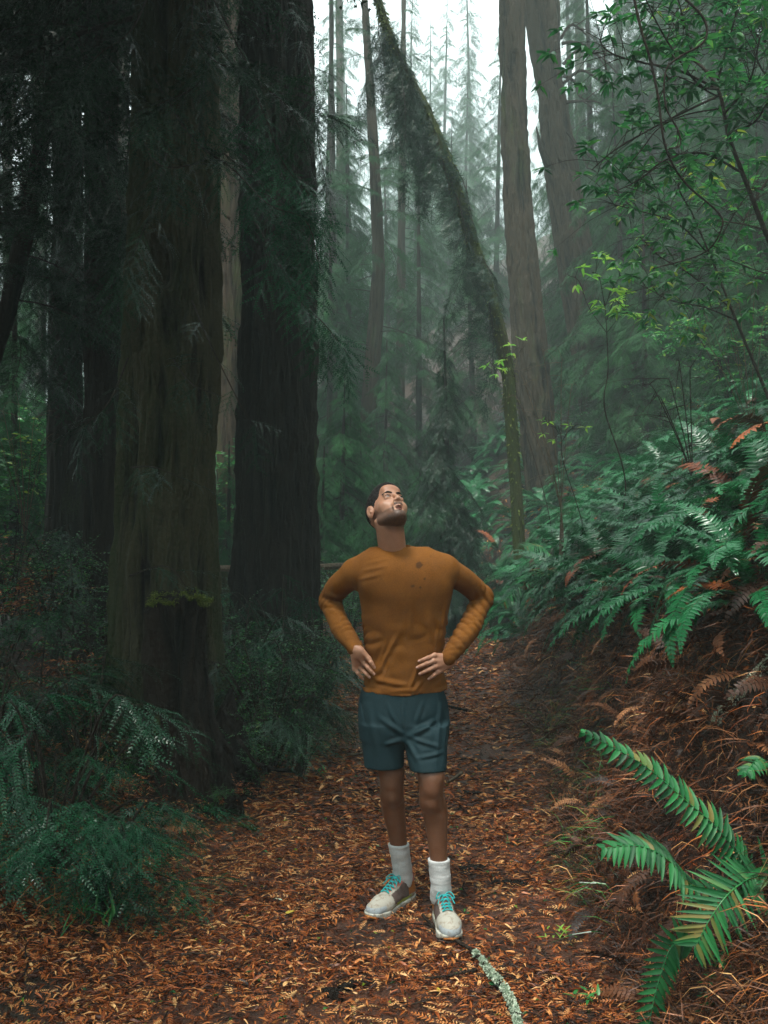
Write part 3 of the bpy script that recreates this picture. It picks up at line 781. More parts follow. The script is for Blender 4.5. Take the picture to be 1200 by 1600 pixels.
def shrub(kind, x, y, s, label, group, cat='shrub'):
    g = H(x, y); root = empty({'huckle': 'huckleberry_shrub', 'bright': 'leafy_shrub', 'dead': 'dry_shrub'}[kind], (x, y, g-.02), label, cat, group)
    a, b = SHR[kind][rf.randrange(3)]; R = Rz(rf.uniform(0, 6.28))[0]
    link('stems', a, root, toM(R, (0, 0, 0), s)); link('foliage', b, root, toM(R, (0, 0, 0), s)); return root
GL = 'dark shrubs on the left of the path'
def sl(kind, px, Yv, s, lab, g=GL): shrub(kind, Xp(px, Yv), Yv, s, lab, g)
# right bank: understorey between the ferns
for k in range(40):
    y = rf.uniform(7.5, 22); d = rf.uniform(2.2, 9); x = float(path_c(y)+path_w(y)) + d
    kd = rf.choice(['huckle', 'dead', 'bright', 'huckle']); px = 600+x/y*FPX
    if px > 1330: continue
    shrub(kd, x, y, rf.uniform(.7, 1.2), {'huckle': 'small leaved green shrub', 'dead': 'rusty dry shrub', 'bright': 'bright green broadleaved shrub'}[kd]+f' among ferns {y:.1f} metres away, ' + ('far right' if px > 1050 else 'centre right'), 'shrubs between the ferns on the slope')
for k in range(10):
    y = rf.uniform(9, 17); d = rf.uniform(3.0, 8); x = float(path_c(y)+path_w(y)) + d; px = 600+x/y*FPX
    if px > 1330: continue
    shrub('bright', x, y, rf.uniform(1.2, 2.0), 'bright green broadleaved shrub among ferns, high', 'shrubs between the ferns on the slope')
# left side
for k, (kd, px, Yv, s) in enumerate([('huckle', 400, 7.6, 1.0), ('huckle', 455, 7.2, .85), ('huckle', 370, 6.6, .9), ('huckle', 430, 6.4, .8), ('huckle', 490, 8.3, .95), ('huckle', 515, 9.5, .95), ('huckle', 350, 8.6, 1.1), ('huckle', 472, 6.2, .55), ('huckle', 480, 11.5, 1.3), ('huckle', 360, 12, 1.4), ('huckle', 545, 13, 1.2), ('huckle', 520, 16, 1.6), ('huckle', 575, 17, 1.5),
        ('huckle', 620, 20, 1.7), ('huckle', 560, 22, 2.0), ('bright', 600, 24, 1.7),
        ('huckle', 60, 5.6, .9), ('huckle', 130, 6.0, .9), ('dead', 30, 6.3, .9), ('dead', 120, 7.2, .9), ('huckle', 165, 7.4, 1.1), ('huckle', 0, 7.5, 1.2), ('huckle', 90, 8.4, 1.3), ('dead', 40, 8.8, 1.1), ('huckle', 150, 9.0, 1.2), ('dead', 165, 5.6, .55), ('dead', 60, 4.9, .55), ('huckle', 20, 10, 1.5), ('huckle', 130, 11, 1.6), ('dead', -10, 5.2, .8),
        ('bright', 30, 15, 1.9), ('bright', 75, 17, 2.0), ('bright', -10, 18, 2.2), ('dead', 20, 12.5, 1.6), ('bright', 50, 21, 2.6), ('bright', 355, 19, 2.0), ('huckle', 190, 13, 1.8), ('bright', 5, 24, 3.0)]):
    word = {'huckle': 'dark small leaved shrub', 'dead': 'rust brown dry shrub', 'bright': 'bright yellow green shrub in the light'}[kd]
    sl(kd, px, Yv, s, f'{word} {Yv:.1f} metres back, ' + ('at the far left edge' if px < 80 else 'left of the slim black trunk' if px < 175 else 'between the two broad trunks' if px < 365 else 'below the very dark trunk' if px < 500 else 'behind the man'))

# ------------------------------------------------------------------ redwood sprouts (flat sprays, each a part)
def sprout(x, y, h, n, label, rad=.6, seed=0, size=(.7, 1.15), mats=None, lean=(0, 0), group='redwood sprouts with flat sprays beside the path', zoff=0):
    r = random.Random(seed); g = H(x, y); root = empty('redwood_sprout', (x, y, g), label, 'sapling', group); ms = MB(); spots = []
    for k in range(max(4, n//7)):
        a = r.uniform(0, 6.28); out = rad*r.uniform(.3, 1); hh = h*r.uniform(.35, 1.0)
        e = np.array([math.cos(a)*out+lean[0]*hh, math.sin(a)*out+lean[1]*hh, hh+zoff])
        c = catmull([[0, 0, -.05], e*[.35, .35, .6], e*[.8, .8, 1.0], e*[1.25, 1.25, .88]], 14); tube(ms, c, np.linspace(.009, .002, 14), 4, cap=False)
        for q in range(9): spots.append((c[r.randrange(3, 14)], math.atan2(e[1], e[0])))
    ms.obj('stems', M['twig'], root)
    for k in range(n):
        p, a = spots[k % len(spots)] if k < len(spots) else spots[r.randrange(len(spots))]
        R = Rz(a + r.uniform(-1.3, 1.3))[0] @ Ry(r.uniform(-.1, .7))[0] @ Rx(r.uniform(-.4, .4))[0]
        link('spray', (mats or SPRAY_M)[r.randrange(4)], root, toM(R, p, r.uniform(*size)))
    return root
sprout(Xp(95, 3.9), 3.9, .82, 150, 'teal green redwood sprout with clear flat sprays at the lower left edge', .5, 1, size=(.55, 1.0))
sprout(Xp(165, 3.75), 3.75, .42, 90, 'low teal green redwood sprout leaning over the litter at lower left', .3, 2, size=(.5, .85))
sprout(Xp(-10, 4.3), 4.3, .9, 90, 'redwood sprout cut by the left edge of the picture', .55, 3)
sprout(Xp(150, 4.9), 4.9, .9, 80, 'dim redwood sprout between the front sprout and the charred stump', .5, 4, mats=SPRAYD_M)
sprout(Xp(60, 6.2), 6.2, 1.3, 46, 'dim redwood sprout before the brown trunk at left', .7, 5, mats=SPRAYD_M)
sprout(Xp(120, 8.0), 8.0, 1.6, 46, 'dim tall redwood sprout in front of the slim black trunk', .8, 6, mats=SPRAYD_M)
sprout(Xp(420, 6.2), 6.2, .9, 110, 'redwood sprout with wet shining sprays right of the charred stump', .55, 7, mats=SPRAYD_M)
sprout(Xp(470, 6.9), 6.9, .9, 110, 'redwood sprout leaning over the path edge beside the elbow of the man', .55, 8)
sprout(Xp(375, 7.4), 7.4, 1.15, 90, 'redwood sprout at the foot of the very dark trunk', .6, 9, mats=SPRAYD_M)
sprout(Xp(500, 8.8), 8.8, 1.1, 90, 'far redwood sprout by the path just behind the left arm of the man', .7, 10)
sprout(Xp(440, 8.9), 8.9, 1.3, 50, 'tall redwood sprout before the very dark trunk', .7, 12)

# ------------------------------------------------------------------ hanging redwood branches in front of the big trunks (parts of their trees)
def hanging(key, rows, n, seed, size=(.6, 1.0), mats=None, rad=.007, spread=1.0):
    """rows: (px, py, Y) along the branch"""
    root, o, cl = T[key]; r = random.Random(seed); c = catmull([np.array(P(*q))-o for q in rows], 30)
    m = MB(); tube(m, c, np.linspace(rad, .0018, 30), 5, cap=False); m.obj('branch', M['twig'], root)
    dr = norm(np.gradient(c, axis=0))
    for k in range(n):
        i_ = int(4+25*(k+r.random())/n); i_ = min(i_, 29); d = dr[i_] + norm(np.array([r.gauss(0, 1), r.gauss(0, .8), r.gauss(-.25, .5)]))*spread
        R = frame_x(d, (0, 0, 1), [r.uniform(-.5, .5)])[0] @ Rz(0)[0]
        link('spray', (mats or SPRAYD_M)[r.randrange(4)], root, toM(R, c[i_], r.uniform(*size)))
hb = [('A', [(270, -120, 5.9), (345, 20, 5.3), (400, 120, 5.0), (452, 170, 4.9), (480, 230, 4.9)], 26),
      ('A', [(300, -90, 5.7), (330, 60, 5.0), (310, 130, 4.8), (255, 160, 4.8), (235, 175, 4.8)], 20),
      ('A', [(240, 120, 5.9), (300, 215, 5.1), (365, 265, 4.9), (420, 320, 4.8), (478, 345, 4.8), (500, 420, 4.8)], 30),
      ('A', [(330, 60, 5.8), (400, 150, 5.0), (440, 250, 4.9), (480, 300, 4.9), (492, 330, 4.9)], 24),
      ('A', [(390, 330, 5.9), (430, 400, 5.1), (470, 470, 4.9), (510, 510, 4.8), (552, 565, 4.8)], 22),
      ('A', [(350, 240, 5.9), (420, 300, 5.2), (455, 360, 5.0), (470, 400, 5.0)], 20),
      ('A', [(260, 240, 6.0), (240, 320, 5.3), (215, 380, 5.0), (190, 440, 4.9)], 16),
      ('A', [(210, 180, 6.0), (240, 250, 5.2), (285, 260, 5.0), (340, 240, 4.9)], 14),
      ('A', [(250, -60, 6.0), (210, 40, 5.2), (150, 90, 4.9), (110, 160, 4.8)], 26),
      ('A', [(200, 560, 6.0), (175, 620, 5.4), (150, 650, 5.3), (125, 670, 5.2)], 8),
      ('A', [(300, 470, 6.0), (330, 540, 5.5), (380, 640, 5.3), (403, 668, 5.3)], 4),
      ('A', [(270, 560, 6.0), (300, 600, 5.5), (350, 620, 5.3)], 4),
      ('A', [(200, 900, 6.0), (260, 885, 5.4), (300, 930, 5.3)], 3),
      ('A', [(205, 730, 5.9), (240, 730, 5.5), (290, 750, 5.3)], 4),
      ('A', [(340, -100, 5.8), (300, 20, 4.9), (330, 90, 4.7), (380, 110, 4.6)], 26),
      ('B', [(430, -60, 9.8), (470, 60, 9.0), (500, 170, 8.8), (520, 180, 8.8)], 20),
      ('B', [(480, 100, 10.2), (500, 240, 9.5), (510, 300, 9.3), (500, 400, 9.3)], 16),
      ('D', [(150, -50, 9.0), (110, 60, 7.5), (60, 120, 7.0), (20, 190, 6.8)], 34), ('D', [(150, 60, 9.0), (100, 150, 7.2), (130, 240, 6.8), (110, 330, 6.7)], 30),
      ('D', [(160, 120, 9.1), (170, 250, 7.6), (190, 330, 7.0), (180, 400, 6.9)], 26), ('D', [(150, 260, 9.1), (140, 330, 7.6), (175, 370, 7.0), (220, 400, 6.9)], 24),
      ('E', [(100, 150, 12), (60, 240, 9.5), (30, 330, 9), (20, 400, 9)], 40), ('E', [(100, 300, 12), (80, 400, 10), (50, 450, 9.6), (90, 560, 9.5)], 36),
      ('E', [(80, 350, 12), (120, 420, 10), (110, 480, 9.6), (130, 600, 9.5)], 36), ('E', [(110, 520, 12), (60, 560, 10), (110, 620, 9.6)], 26)]
for k, (key, rows, n) in enumerate(hb): hanging(key, rows, int(n*1.35), 200+k, mats=SPRAY_M if k in (2, 3, 4, 5) else None, size=(.55, 1.0) if rows[0][2] < 7 else (.9, 1.6))

# ------------------------------------------------------------------ charred stump
def stump():
    Y0 = 5.35; pb = P(300, 1270, Y0); x0 = Xp(283, Y0); g = H(x0, Y0); root = empty('charred_stump', (x0, Y0, g), 'charred hollow stump with a mossy top in front of the huge near trunk', 'stump'); o = np.array([x0, Y0, g])
    top = P(283, 938, Y0).z
    cl = np.array([[x0+.04, Y0, g-.3, .30], [x0+.04, Y0, g+.15, .245], [x0+.01, Y0, g+.5, .195], [x0, Y0, g+.9, .175], [x0-.005, Y0, top, .172]])
    m = trunk_mb(cl, 220, 150, .07, 8, 51, .22, g, 6, hollow=[(g+.55, math.radians(255), .45, .13, .13)])
    V = m.v[0].reshape(150, 220, 3); th = np.arange(220)/220*2*np.pi                    # ragged rim
    rag = .07*vnoise(np.cos(th)*3, np.sin(th)*3, 0, 3)+.03*vnoise(np.cos(th)*9, np.sin(th)*9, 0, 4)
    k = np.linspace(0, 1, 150)[:, None]**6; V[:, :, 2] += rag[None]*k
    m.v[0] = V.reshape(-1, 3)-o; m.obj('wood', M['charred'], root)
    r = np.random.default_rng(3)
    m = MB(); cap = V[-1]-o; cc = cap.mean(0)+[0, 0, .02]; inner = cap*.6+cc*.4+[0, 0, .02]*1
    s = 220; j = np.arange(s); m.add(np.vstack([cap, inner, cc[None]]), np.stack([j, (j+1) % s, s+(j+1) % s, s+j], -1)); m.t.append(np.stack([s+j, s+(j+1) % s, np.full(s, 2*s)], -1)+0); m.tm.append(np.zeros(s, int)); m.obj('rotten_top', M['charred'], root)
    lt = MB().add(*leaf_quad(.02, .006), .5).tmpl(); n = 5200
    a = r.random(n)*6.28; rr = .19*np.sqrt(r.random(n)); T_ = np.stack([np.cos(a)*rr, np.sin(a)*rr, np.full(n, top-g+.0)+.02*r.random(n)+.05*vnoise(np.cos(a)*3, np.sin(a)*3, 0, 3)], -1)
    m = MB().inst(lt, frame_x(np.stack([r.normal(size=n), r.normal(size=n), r.random(n)*1.2-.5], -1)), T_, 1, r=r); q = m.obj('moss', M['moss_leaf'], root); tag(q, kind='stuff')
    # buttress roots and fallen slabs right of the stump
    for kk, (a, b, c, w) in enumerate([((325, 1040), (338, 1150), (362, 1262), 16), ((300, 1080), (312, 1170), (322, 1280), 18), ((250, 1000), (243, 1130), (236, 1280), 14), ((350, 1110), (400, 1190), (462, 1205), 10), ((335, 1130), (365, 1190), (410, 1240), 14)]):
        pts = catmull([np.array(P(*a, Y0+.05))-o, np.array(P(*b, Y0-.08))-o, np.array(P(*c, Y0-.15 if kk < 3 else 6.0))-o], 26); rad = np.linspace(.5, 1.2 if kk < 3 else .7, 26)*w/FPX*Y0/2
        mm = MB(); tube(mm, pts, rad, 20); v = mm.v[0]; v += .03*np.stack([vnoise(v[:, 0]*22, v[:, 1]*22, v[:, 2]*7, 5), vnoise(v[:, 0]*22, v[:, 1]*22, v[:, 2]*7, 6), 0*v[:, 0]], -1)
        mm.obj('buttress_root', M['bark_mossy' if kk in (1, 2) else 'charred'], root, True)
stump()
def mound(px, Yv, rx, ry, h, label, seed, mat='soil'):
    x, y = Xp(px, Yv), Yv; g = H(x, y); th, ph = np.meshgrid(np.linspace(0, 2*np.pi, 60), np.linspace(0, 1, 24)); 
    rr = ph; X_ = rx*rr*np.cos(th); Y_ = ry*rr*np.sin(th); Z_ = h*(1-rr**2)**1.0*(1+.5*fbm(X_*6+px, Y_*6, 0, seed, 3)) - .1*rr
    m = MB(); i, j = np.meshgrid(np.arange(23), np.arange(59), indexing='ij'); m.add(np.stack([X_, Y_, Z_], -1).reshape(-1, 3), np.stack([i*60+j, (i+1)*60+j, (i+1)*60+j+1, i*60+j+1], -1).reshape(-1, 4))
    o = m.obj('root_mound', M[mat], smooth=True); o.location = (x, y, g-.03); tag(o, label, 'root mound'); return o
mound(355, 5.75, .26, .3, .42, 'dark mossy root mound right of the charred stump', 71, 'charred')
for k, (px, Yv, s_, kd) in enumerate([(352, 5.3, .38, 'dead'), (395, 5.6, .42, 'huckle'), (340, 5.15, .25, 'huckle'), (225, 5.2, .5, 'huckle'), (215, 4.9, .4, 'dead'), (300, 5.0, .22, 'dead'), (385, 5.9, .6, 'huckle')]):
    sl(kd, px, Yv, s_, {'dead': 'low rusty tangle', 'huckle': 'low dark leafy tangle'}[kd])
# ------------------------------------------------------------------ ground cover
def hit(px, py, Y0=1.8, Y1=40):
    """where the line of sight through a pixel meets the ground"""
    Ys = np.arange(Y0, Y1, 0.01); a, b = P(px, py, 1.0), P(px, py, 2.0); d = np.array(b-a); X_ = a.x+(Ys-1)*d[0]; Z_ = a.z+(Ys-1)*d[2]
    k = np.argmax(Z_ < hgt(X_, Ys)); return np.array([X_[k], Ys[k], Z_[k]])
def surf(n, y0, y1, px0, px1, r, pw=1.0):
    y = y0 + (y1-y0)*r.random(n)**pw; x = ((px0 + (px1-px0)*r.random(n))-600)/FPX*y
    return x, y
def normals(x, y, e=0.04):
    gx_ = (hgt(x+e, y)-hgt(x-e, y))/(2*e); gy_ = (hgt(x, y+e)-hgt(x, y-e))/(2*e)
    return norm(np.stack([-gx_, -gy_, np.ones_like(gx_)], -1))
lr = np.random.default_rng(99)
V, F = leaf_quad(.038, .0058, .3); L1 = MB().add(V, F, .5).tmpl()
L2 = needle_twig(.055, 7, .013, .0022, .1, False, random.Random(4)).tmpl()
V, F, Tt = pinna(.055, .015, random.Random(2), .25, .3); V = np.array(V)[:, [1, 0, 2]]; L3 = MB().add(V, F, .5); L3.t.append(np.array(Tt)); L3.tm.append(np.zeros(2, int)); L3 = L3.tmpl()
V, F = leaf_quad(.02, .009, .4); L4 = MB().add(V, F, .5).tmpl()
def scatter(m, tm, n, y0, y1, px0, px1, s, tilt, lift, pw=1.0, mask=None, ar=1.1):
    x, y = surf(n, y0, y1, px0, px1, lr, pw)
    if mask is not None: k = mask(x, y); x, y = x[k], y[k]
    n = len(x); nr_ = normals(x, y); a = rots(n, lr)
    d = np.stack([np.cos(a), np.sin(a), 0*a], -1) + lr.normal(0, tilt, (n, 3)); d = norm(d - nr_*(d*nr_).sum(-1, keepdims=True)*lr.uniform(.5, 1.0, (n, 1)))
    R = frame_x(d, (0, 0, 1)) ; up = norm(nr_ + lr.normal(0, tilt, (n, 3))); yv = norm(np.cross(up, d)); R = np.stack([d, yv, np.cross(d, yv)], -1)
    R = R*(lr.uniform(.45, 1.6, n)*s)[:, None, None]
    m.inst(tm, R, np.stack([x, y, hgt(x, y)+lift*lr.random(n)+.003], -1), ar, r=lr)
def clump(x, y): return vnoise(x*2.3, y*2.3, 0, 77)*.6 + vnoise(x*6, y*6, 0, 78)*.4
msk = lambda x, y: (clump(x, y) + lr.random(len(x))*1.4 > .36) & ((vnoise(x*1.1+3, y*1.1, 0, 91) + .5*vnoise(x*3.3, y*3.3, 0, 92) > -.42) | (lr.random(len(x)) < .22))
onp = lambda x, y: (np.abs(x-path_c(y)) < path_w(y)*1.25) | (x < path_c(y))
m1 = MB()
scatter(m1, L1, 80000, 2.2, 5.2, -60, 1260, .82, .22, .02, .8, msk)
scatter(m1, L1, 42000, 5.2, 10, 60, 1100, 1.5, .22, .02, 1, msk)
scatter(m1, L1, 24000, 10, 26, 300, 950, 2.3, .25, .03)
scatter(m1, L3, 15000, 2.2, 5.2, -60, 1260, .58, .25, .02, .8, msk)
scatter(m1, L3, 12000, 5.2, 10, 60, 1100, 1.0, .25, .02, 1, msk)
scatter(m1, L3, 9000, 10, 24, 400, 900, 1.6, .25, .03)
leaf_mb = m1.obj('leaf_litter', M['dead_leaf']); tag(leaf_mb, 'russet needles and curled dead leaves covering the path', kind='stuff')
m1 = MB()
scatter(m1, L2, 8200, 2.2, 5.2, -60, 1100, 1.0, .16, .02, .8)
scatter(m1, L2, 3000, 5.2, 10, 300, 900, 1.4, .16, .02)
tag(m1.obj('fallen_sprigs', M['dead_leaf']), 'dead flat redwood sprigs lying on the litter', kind='stuff')
m1 = MB(); scatter(m1, L4, 1500, 2.2, 12, 0, 1200, 1.0, .3, .02)
tag(m1.obj('green_bits', M['shrub_leaf']), 'small green leaf bits fallen on the litter', kind='stuff')
M['shaded_leaf'] = leaf_mat('shaded_leaf', [(0.0, (0.012, 0.005, 0.003)), (0.5, (0.055, 0.019, 0.007)), (0.85, (0.16, 0.055, 0.018)), (1.0, (0.34, 0.15, 0.06))], 0.55, 0.05, 0.3)  # dead leaf colours darkened to put the shade of the bank into the litter
bm_ = lambda x, y: (x-path_c(y)-path_w(y) > -.1) & (vnoise(x*2.1, y*2.1, 0, 55)+.5*vnoise(x*5, y*5, 0, 56) > -.05)
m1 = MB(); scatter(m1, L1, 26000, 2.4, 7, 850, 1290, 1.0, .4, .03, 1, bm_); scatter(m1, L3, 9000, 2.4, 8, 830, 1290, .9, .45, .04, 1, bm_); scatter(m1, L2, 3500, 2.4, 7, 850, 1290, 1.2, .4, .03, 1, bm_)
tag(m1.obj('bank_litter', M['shaded_leaf']), 'russet leaf litter caught in drifts on the cut bank', kind='stuff')
TW = MB(); tube(TW, catmull([[0, 0, 0], [.05, .008, .004], [.11, -.004, 0]], 5), [.0022, .0026, .0018, .0016, .001], 4, cap=False); TW = TW.tmpl(); m1 = MB()
scatter(m1, TW, 420, 2.3, 8, 0, 1200, 1.1, .1, .02, .9); tag(m1.obj('fine_twigs', M['twig']), 'fine dark twigs strewn over the path litter', kind='stuff')
# strands of dry grass, roots and dead fern on the cut bank and the left slope
def strand_tm(seed):
    r = random.Random(seed); n = 5; m = MB(); t = np.linspace(0, 1, n); L = .2
    x = t*L; z = .05*np.sin(t*3)*r.uniform(.5, 1.5) - .09*t*t; y = .03*np.sin(t*4+seed)
    w = np.array([.0022, .0028, .0024, .0018, .0004]); V = np.concatenate([np.stack([x, y-w, z], -1), np.stack([x, y+w, z], -1)]); k = np.arange(n-1)
    return m.add(V, np.stack([k, k+1, k+1+n, k+n], -1)).tmpl()
ST = [strand_tm(k) for k in range(3)]
bank_m = lambda x, y: (x-path_c(y)-path_w(y) > -.1) & (x-path_c(y)-path_w(y) < 4)
left_m = lambda x, y: (path_c(y)-path_w(y)-x > .1)
def strands(m, tm, n, y0, y1, px0, px1, s, mask, down=.8):
    x, y = surf(n, y0, y1, px0, px1, lr); k = mask(x, y); x, y = x[k], y[k]; n = len(x); nr_ = normals(x, y, .08)
    hor = norm(np.stack([nr_[:, 0], nr_[:, 1], 0*x], -1)); d = hor*lr.uniform(.2, 1, (n, 1)) + nr_*lr.uniform(0, .7, (n, 1)) + np.array([0, 0, -1])*lr.uniform(-.2, down, (n, 1)) + lr.normal(0, .5, (n, 3))
    R = frame_x(d, (0, 0, 1), lr.uniform(-1, 1, n))*(lr.uniform(.4, 1.3, n)*s)[:, None, None]
    m.inst(tm, R, np.stack([x, y, hgt(x, y)+.01], -1), 1.1, r=lr)
m1 = MB()
for k in range(3):
    strands(m1, ST[k], 1500, 2.4, 7, 850, 1300, .7, bank_m); strands(m1, ST[k], 500, 7, 14, 750, 1250, 1.0, bank_m); strands(m1, ST[k], 900, 3.5, 9, -60, 400, .9, left_m)
tag(m1.obj('dry_strands', M['dead_leaf']), 'tangle of dry rootlets, dead fern and grass hanging on the cut bank', kind='stuff')
m1 = MB()
for k in range(3): strands(m1, ST[k], 8000, 2.4, 7, 850, 1300, .7, bank_m); strands(m1, ST[k], 4000, 7, 14, 750, 1250, 1.4, bank_m)
tag(m1.obj('shaded_strands', M['shaded_leaf']), 'rootlets and fern stalks on the cut bank, coloured dark for its shade', kind='stuff')
m1 = MB()
for k in range(3):
    strands(m1, ST[k], 700, 3.5, 9, 780, 960, .8, lambda x, y: bank_m(x, y) & (x-path_c(y)-path_w(y) < .5) & (vnoise(x*2, y*2, 0, 9) > .0), .1)
tag(m1.obj('bank_grass', M['shrub_leaf']), 'thin green grass growing on the lower bank', kind='stuff')
# dead fern fronds matted on the slope
DF = frond_mb(.34, .3, 1.5, .15, 20, .13, 301, False).tmpl(); m1 = MB()
for (n, y0, y1, p0_, p1_, s, mk_) in [(420, 2.8, 7, 880, 1300, .8, bank_m), (260, 7, 14, 760, 1250, 1.1, bank_m), (200, 3.8, 10, -80, 380, .9, left_m)]:
    strands(m1, DF, n, y0, y1, p0_, p1_, s, mk_)
tag(m1.obj('dead_fern_mat', M['shaded_leaf']), 'rusty dead fern fronds matted on the slopes', kind='stuff')

m1 = MB(); bs_ = lambda x, y: (x-path_c(y)-path_w(y) > -.1)
scatter(m1, L1, 20000, 1.6, 8, 1280, 2100, 1.3, .4, .03, 1, bs_); scatter(m1, L3, 9000, 1.6, 9, 1280, 2100, 1.3, .45, .04, 1, bs_); scatter(m1, L1, 12000, 1.6, 8, -700, -50, 1.3, .3, .03); scatter(m1, L3, 5000, 1.6, 8, -700, -50, 1.2, .3, .03)
for k in range(3): strands(m1, ST[k], 2500, 1.6, 8, 1280, 2100, 1.0, bs_)
tag(m1.obj('side_litter', M['shaded_leaf']), 'leaf litter and rootlets on the slopes at both sides', kind='stuff')

# ------------------------------------------------------------------ foreground fern: every leaflet a piece of its own
PIN = []
for k in range(5):
    r_ = random.Random(k); V, F, Tt = pinna(1.0, .3 if k < 4 else .34, r_, .18, .12+.07*k); m = MB().add(V, F, .35+.12*k); m.t.append(np.array(Tt)); m.tm.append(np.zeros(2, int)); PIN.append(m.mesh('leaflet', M['near_fern_leaf'], True))
def near_frond(root, o, rows, wpx, n, seed, nrm=(0, -.7, .75), prof=None):
    r = random.Random(seed); c = catmull([np.array(P(*q))-o for q in rows], n); Yav = sum(q[2] for q in rows)/len(rows)
    m = MB(); tube(m, c, np.linspace(.004, .0012, n), 5, .9, cap=False); fr = m.obj('frond', M['fern_leaf'], root, True)
    d = norm(np.gradient(c, axis=0)); nv = norm(np.array(nrm)); L = np.linalg.norm(np.diff(c, axis=0), axis=1).sum()
    for k in range(n):
        s = k/(n-1); w = prof(s); ln = w*wpx/FPX*Yav
        if ln < .006: continue
        for sd_ in (-1, 1):
            if r.random() < .04: continue
            y = norm(np.cross(nv, d[k]))*sd_; dd = norm(y + d[k]*(.25+.45*s+r.uniform(-.12, .12)) - nv*r.uniform(-.05, .25)+np.array([0, 0, -.12])); z = norm(nv - dd*np.dot(nv, dd) + .15*np.array([r.gauss(0, 1), r.gauss(0, 1), r.gauss(0, 1)])); x = np.cross(dd, z)
            sc = ln*r.uniform(.88, 1.1); wsc = L/n/.3*.66
            Mx = Matrix.Identity(4)
            for i_ in range(3): Mx[i_][0] = x[i_]*wsc; Mx[i_][1] = dd[i_]*sc; Mx[i_][2] = z[i_]*wsc; Mx[i_][3] = c[k][i_]
            link('leaflet', PIN[r.randrange(5)], fr, Mx)
    return fr
h0 = hit(1185, 1395); print('fern root', h0)
rootF = empty('sword_fern', h0, 'nearest sword fern at lower right with long arching fronds and large leaflets', 'fern', 'sword ferns on the slope right of the path'); oF = np.array(h0)
yq = float(h0[1])
wide = lambda s: np.interp(s, [0, .08, .2, .5, .85, 1], [0, .6, .9, 1, .8, .4])
slim = lambda s: np.interp(s, [0, .12, .3, .6, .9, 1], [.7, 1, 1, .85, .5, .2])
near_frond(rootF, oF, [(1180, 1380, yq-.02), (1130, 1305, yq-.12), (1070, 1250, yq-.2), (1000, 1192, yq-.25), (912, 1145, yq-.3)], 42, 34, 1, (0.2, -.8, .5), slim)
near_frond(rootF, oF, [(1175, 1400, yq-.02), (1085, 1385, yq-.12), (1045, 1345, yq-.2), (1000, 1322, yq-.26), (945, 1325, yq-.3)], 44, 26, 2, (0, -.55, .8), wide)
near_frond(rootF, oF, [(1195, 1380, yq-.02), (1175, 1372, yq-.16), (1140, 1395, yq-.26), (1110, 1435, yq-.3), (1085, 1482, yq-.32)], 66, 28, 3, (-.2, -.9, .55), wide)
near_frond(rootF, oF, [(1190, 1400, yq-.02), (1195, 1362, yq-.14), (1215, 1360, yq-.22), (1250, 1400, yq-.28)], 50, 14, 4, (0, -.8, .55), wide)
h1 = hit(1130, 1470); root1 = empty('sword_fern', h1, 'dim low fern hanging down the bank under the nearest fern', 'fern', 'sword ferns on the slope right of the path'); o1 = np.array(h1); y1 = float(h1[1])
near_frond(root1, o1, [(1130, 1480, y1), (1060, 1470, y1-.15), (1030, 1530, y1-.22), (1010, 1620, y1-.26)], 34, 24, 5, (0, -.9, .3), wide)
near_frond(root1, o1, [(1140, 1470, y1), (1145, 1500, y1-.12), (1120, 1560, y1-.2), (1095, 1640, y1-.22)], 36, 24, 6, (0, -.9, .3), wide)
def px_fern(px, py, dY, fr, wpx, label, seed, nl=28):
    h = hit(px, py); root = empty('sword_fern', h, label, 'fern', 'sword ferns on the slope right of the path'); o = np.array(h); y = float(h[1])
    for k, (tx, ty, bend) in enumerate(fr):
        mx, my = (px+tx)/2, (py+ty)/2-bend; rows = [(px, py, y), (px*.7+mx*.3, py*.7+my*.3-bend*.4, y-dY*.3), (mx, my, y-dY*.7), (tx*.7+mx*.3, ty*.7+my*.3-bend*.1, y-dY*.9), (tx, ty, y-dY)]
        R_ = near_frond(root, o, rows, wpx, nl, seed+k, (0, -.5, .85), slim)
px_fern(1195, 1190, .3, [(1165, 1210, 10)], 24, 'small fern tip poking in at the right edge above the nearest fern', 30, 14)
px_fern(975, 870, .35, [(925, 955, 12), (1045, 872, 18), (975, 1010, -5), (930, 905, 20)], 34, 'pale shining fern with drooping fronds on the bank lip right of the man', 40, 26)
px_fern(880, 910, .5, [(785, 945, 30), (820, 855, 25)], 30, 'long fern reaching left over the path from the bank lip', 50, 30)

# hand placed ferns of the bank lip
for k, (px, py, s) in enumerate([(850, 900, .75), (905, 905, .8), (960, 880, .8), (1010, 890, .75), (1075, 870, .7), (1120, 880, .7), (1170, 850, .7), (1195, 900, .6), (930, 930, .6), (820, 930, .7), (790, 870, .85), (1030, 800, .9), (1160, 800, .85), (780, 830, .9), (840, 830, .95), (870, 760, 1.0), (960, 780, .95), (820, 790, .9), (900, 800, .9), (760, 800, .95), (990, 800, .85), (1060, 830, .75), (1130, 820, .8), (1180, 770, .8), (1110, 740, .85), (860, 870, .8), (930, 850, .75), (800, 890, .8), (1020, 745, .9), (940, 745, .9), (1180, 690, .85), (1080, 690, .9), (700, 840, .9), (740, 860, .85), (1040, 860, .55), (1150, 860, .55), (770, 930, .5)]):
    h = hit(px, py+30); fern(h[0], h[1], s, fern_label(h[0], h[1], s), nf=14, dead=.05)

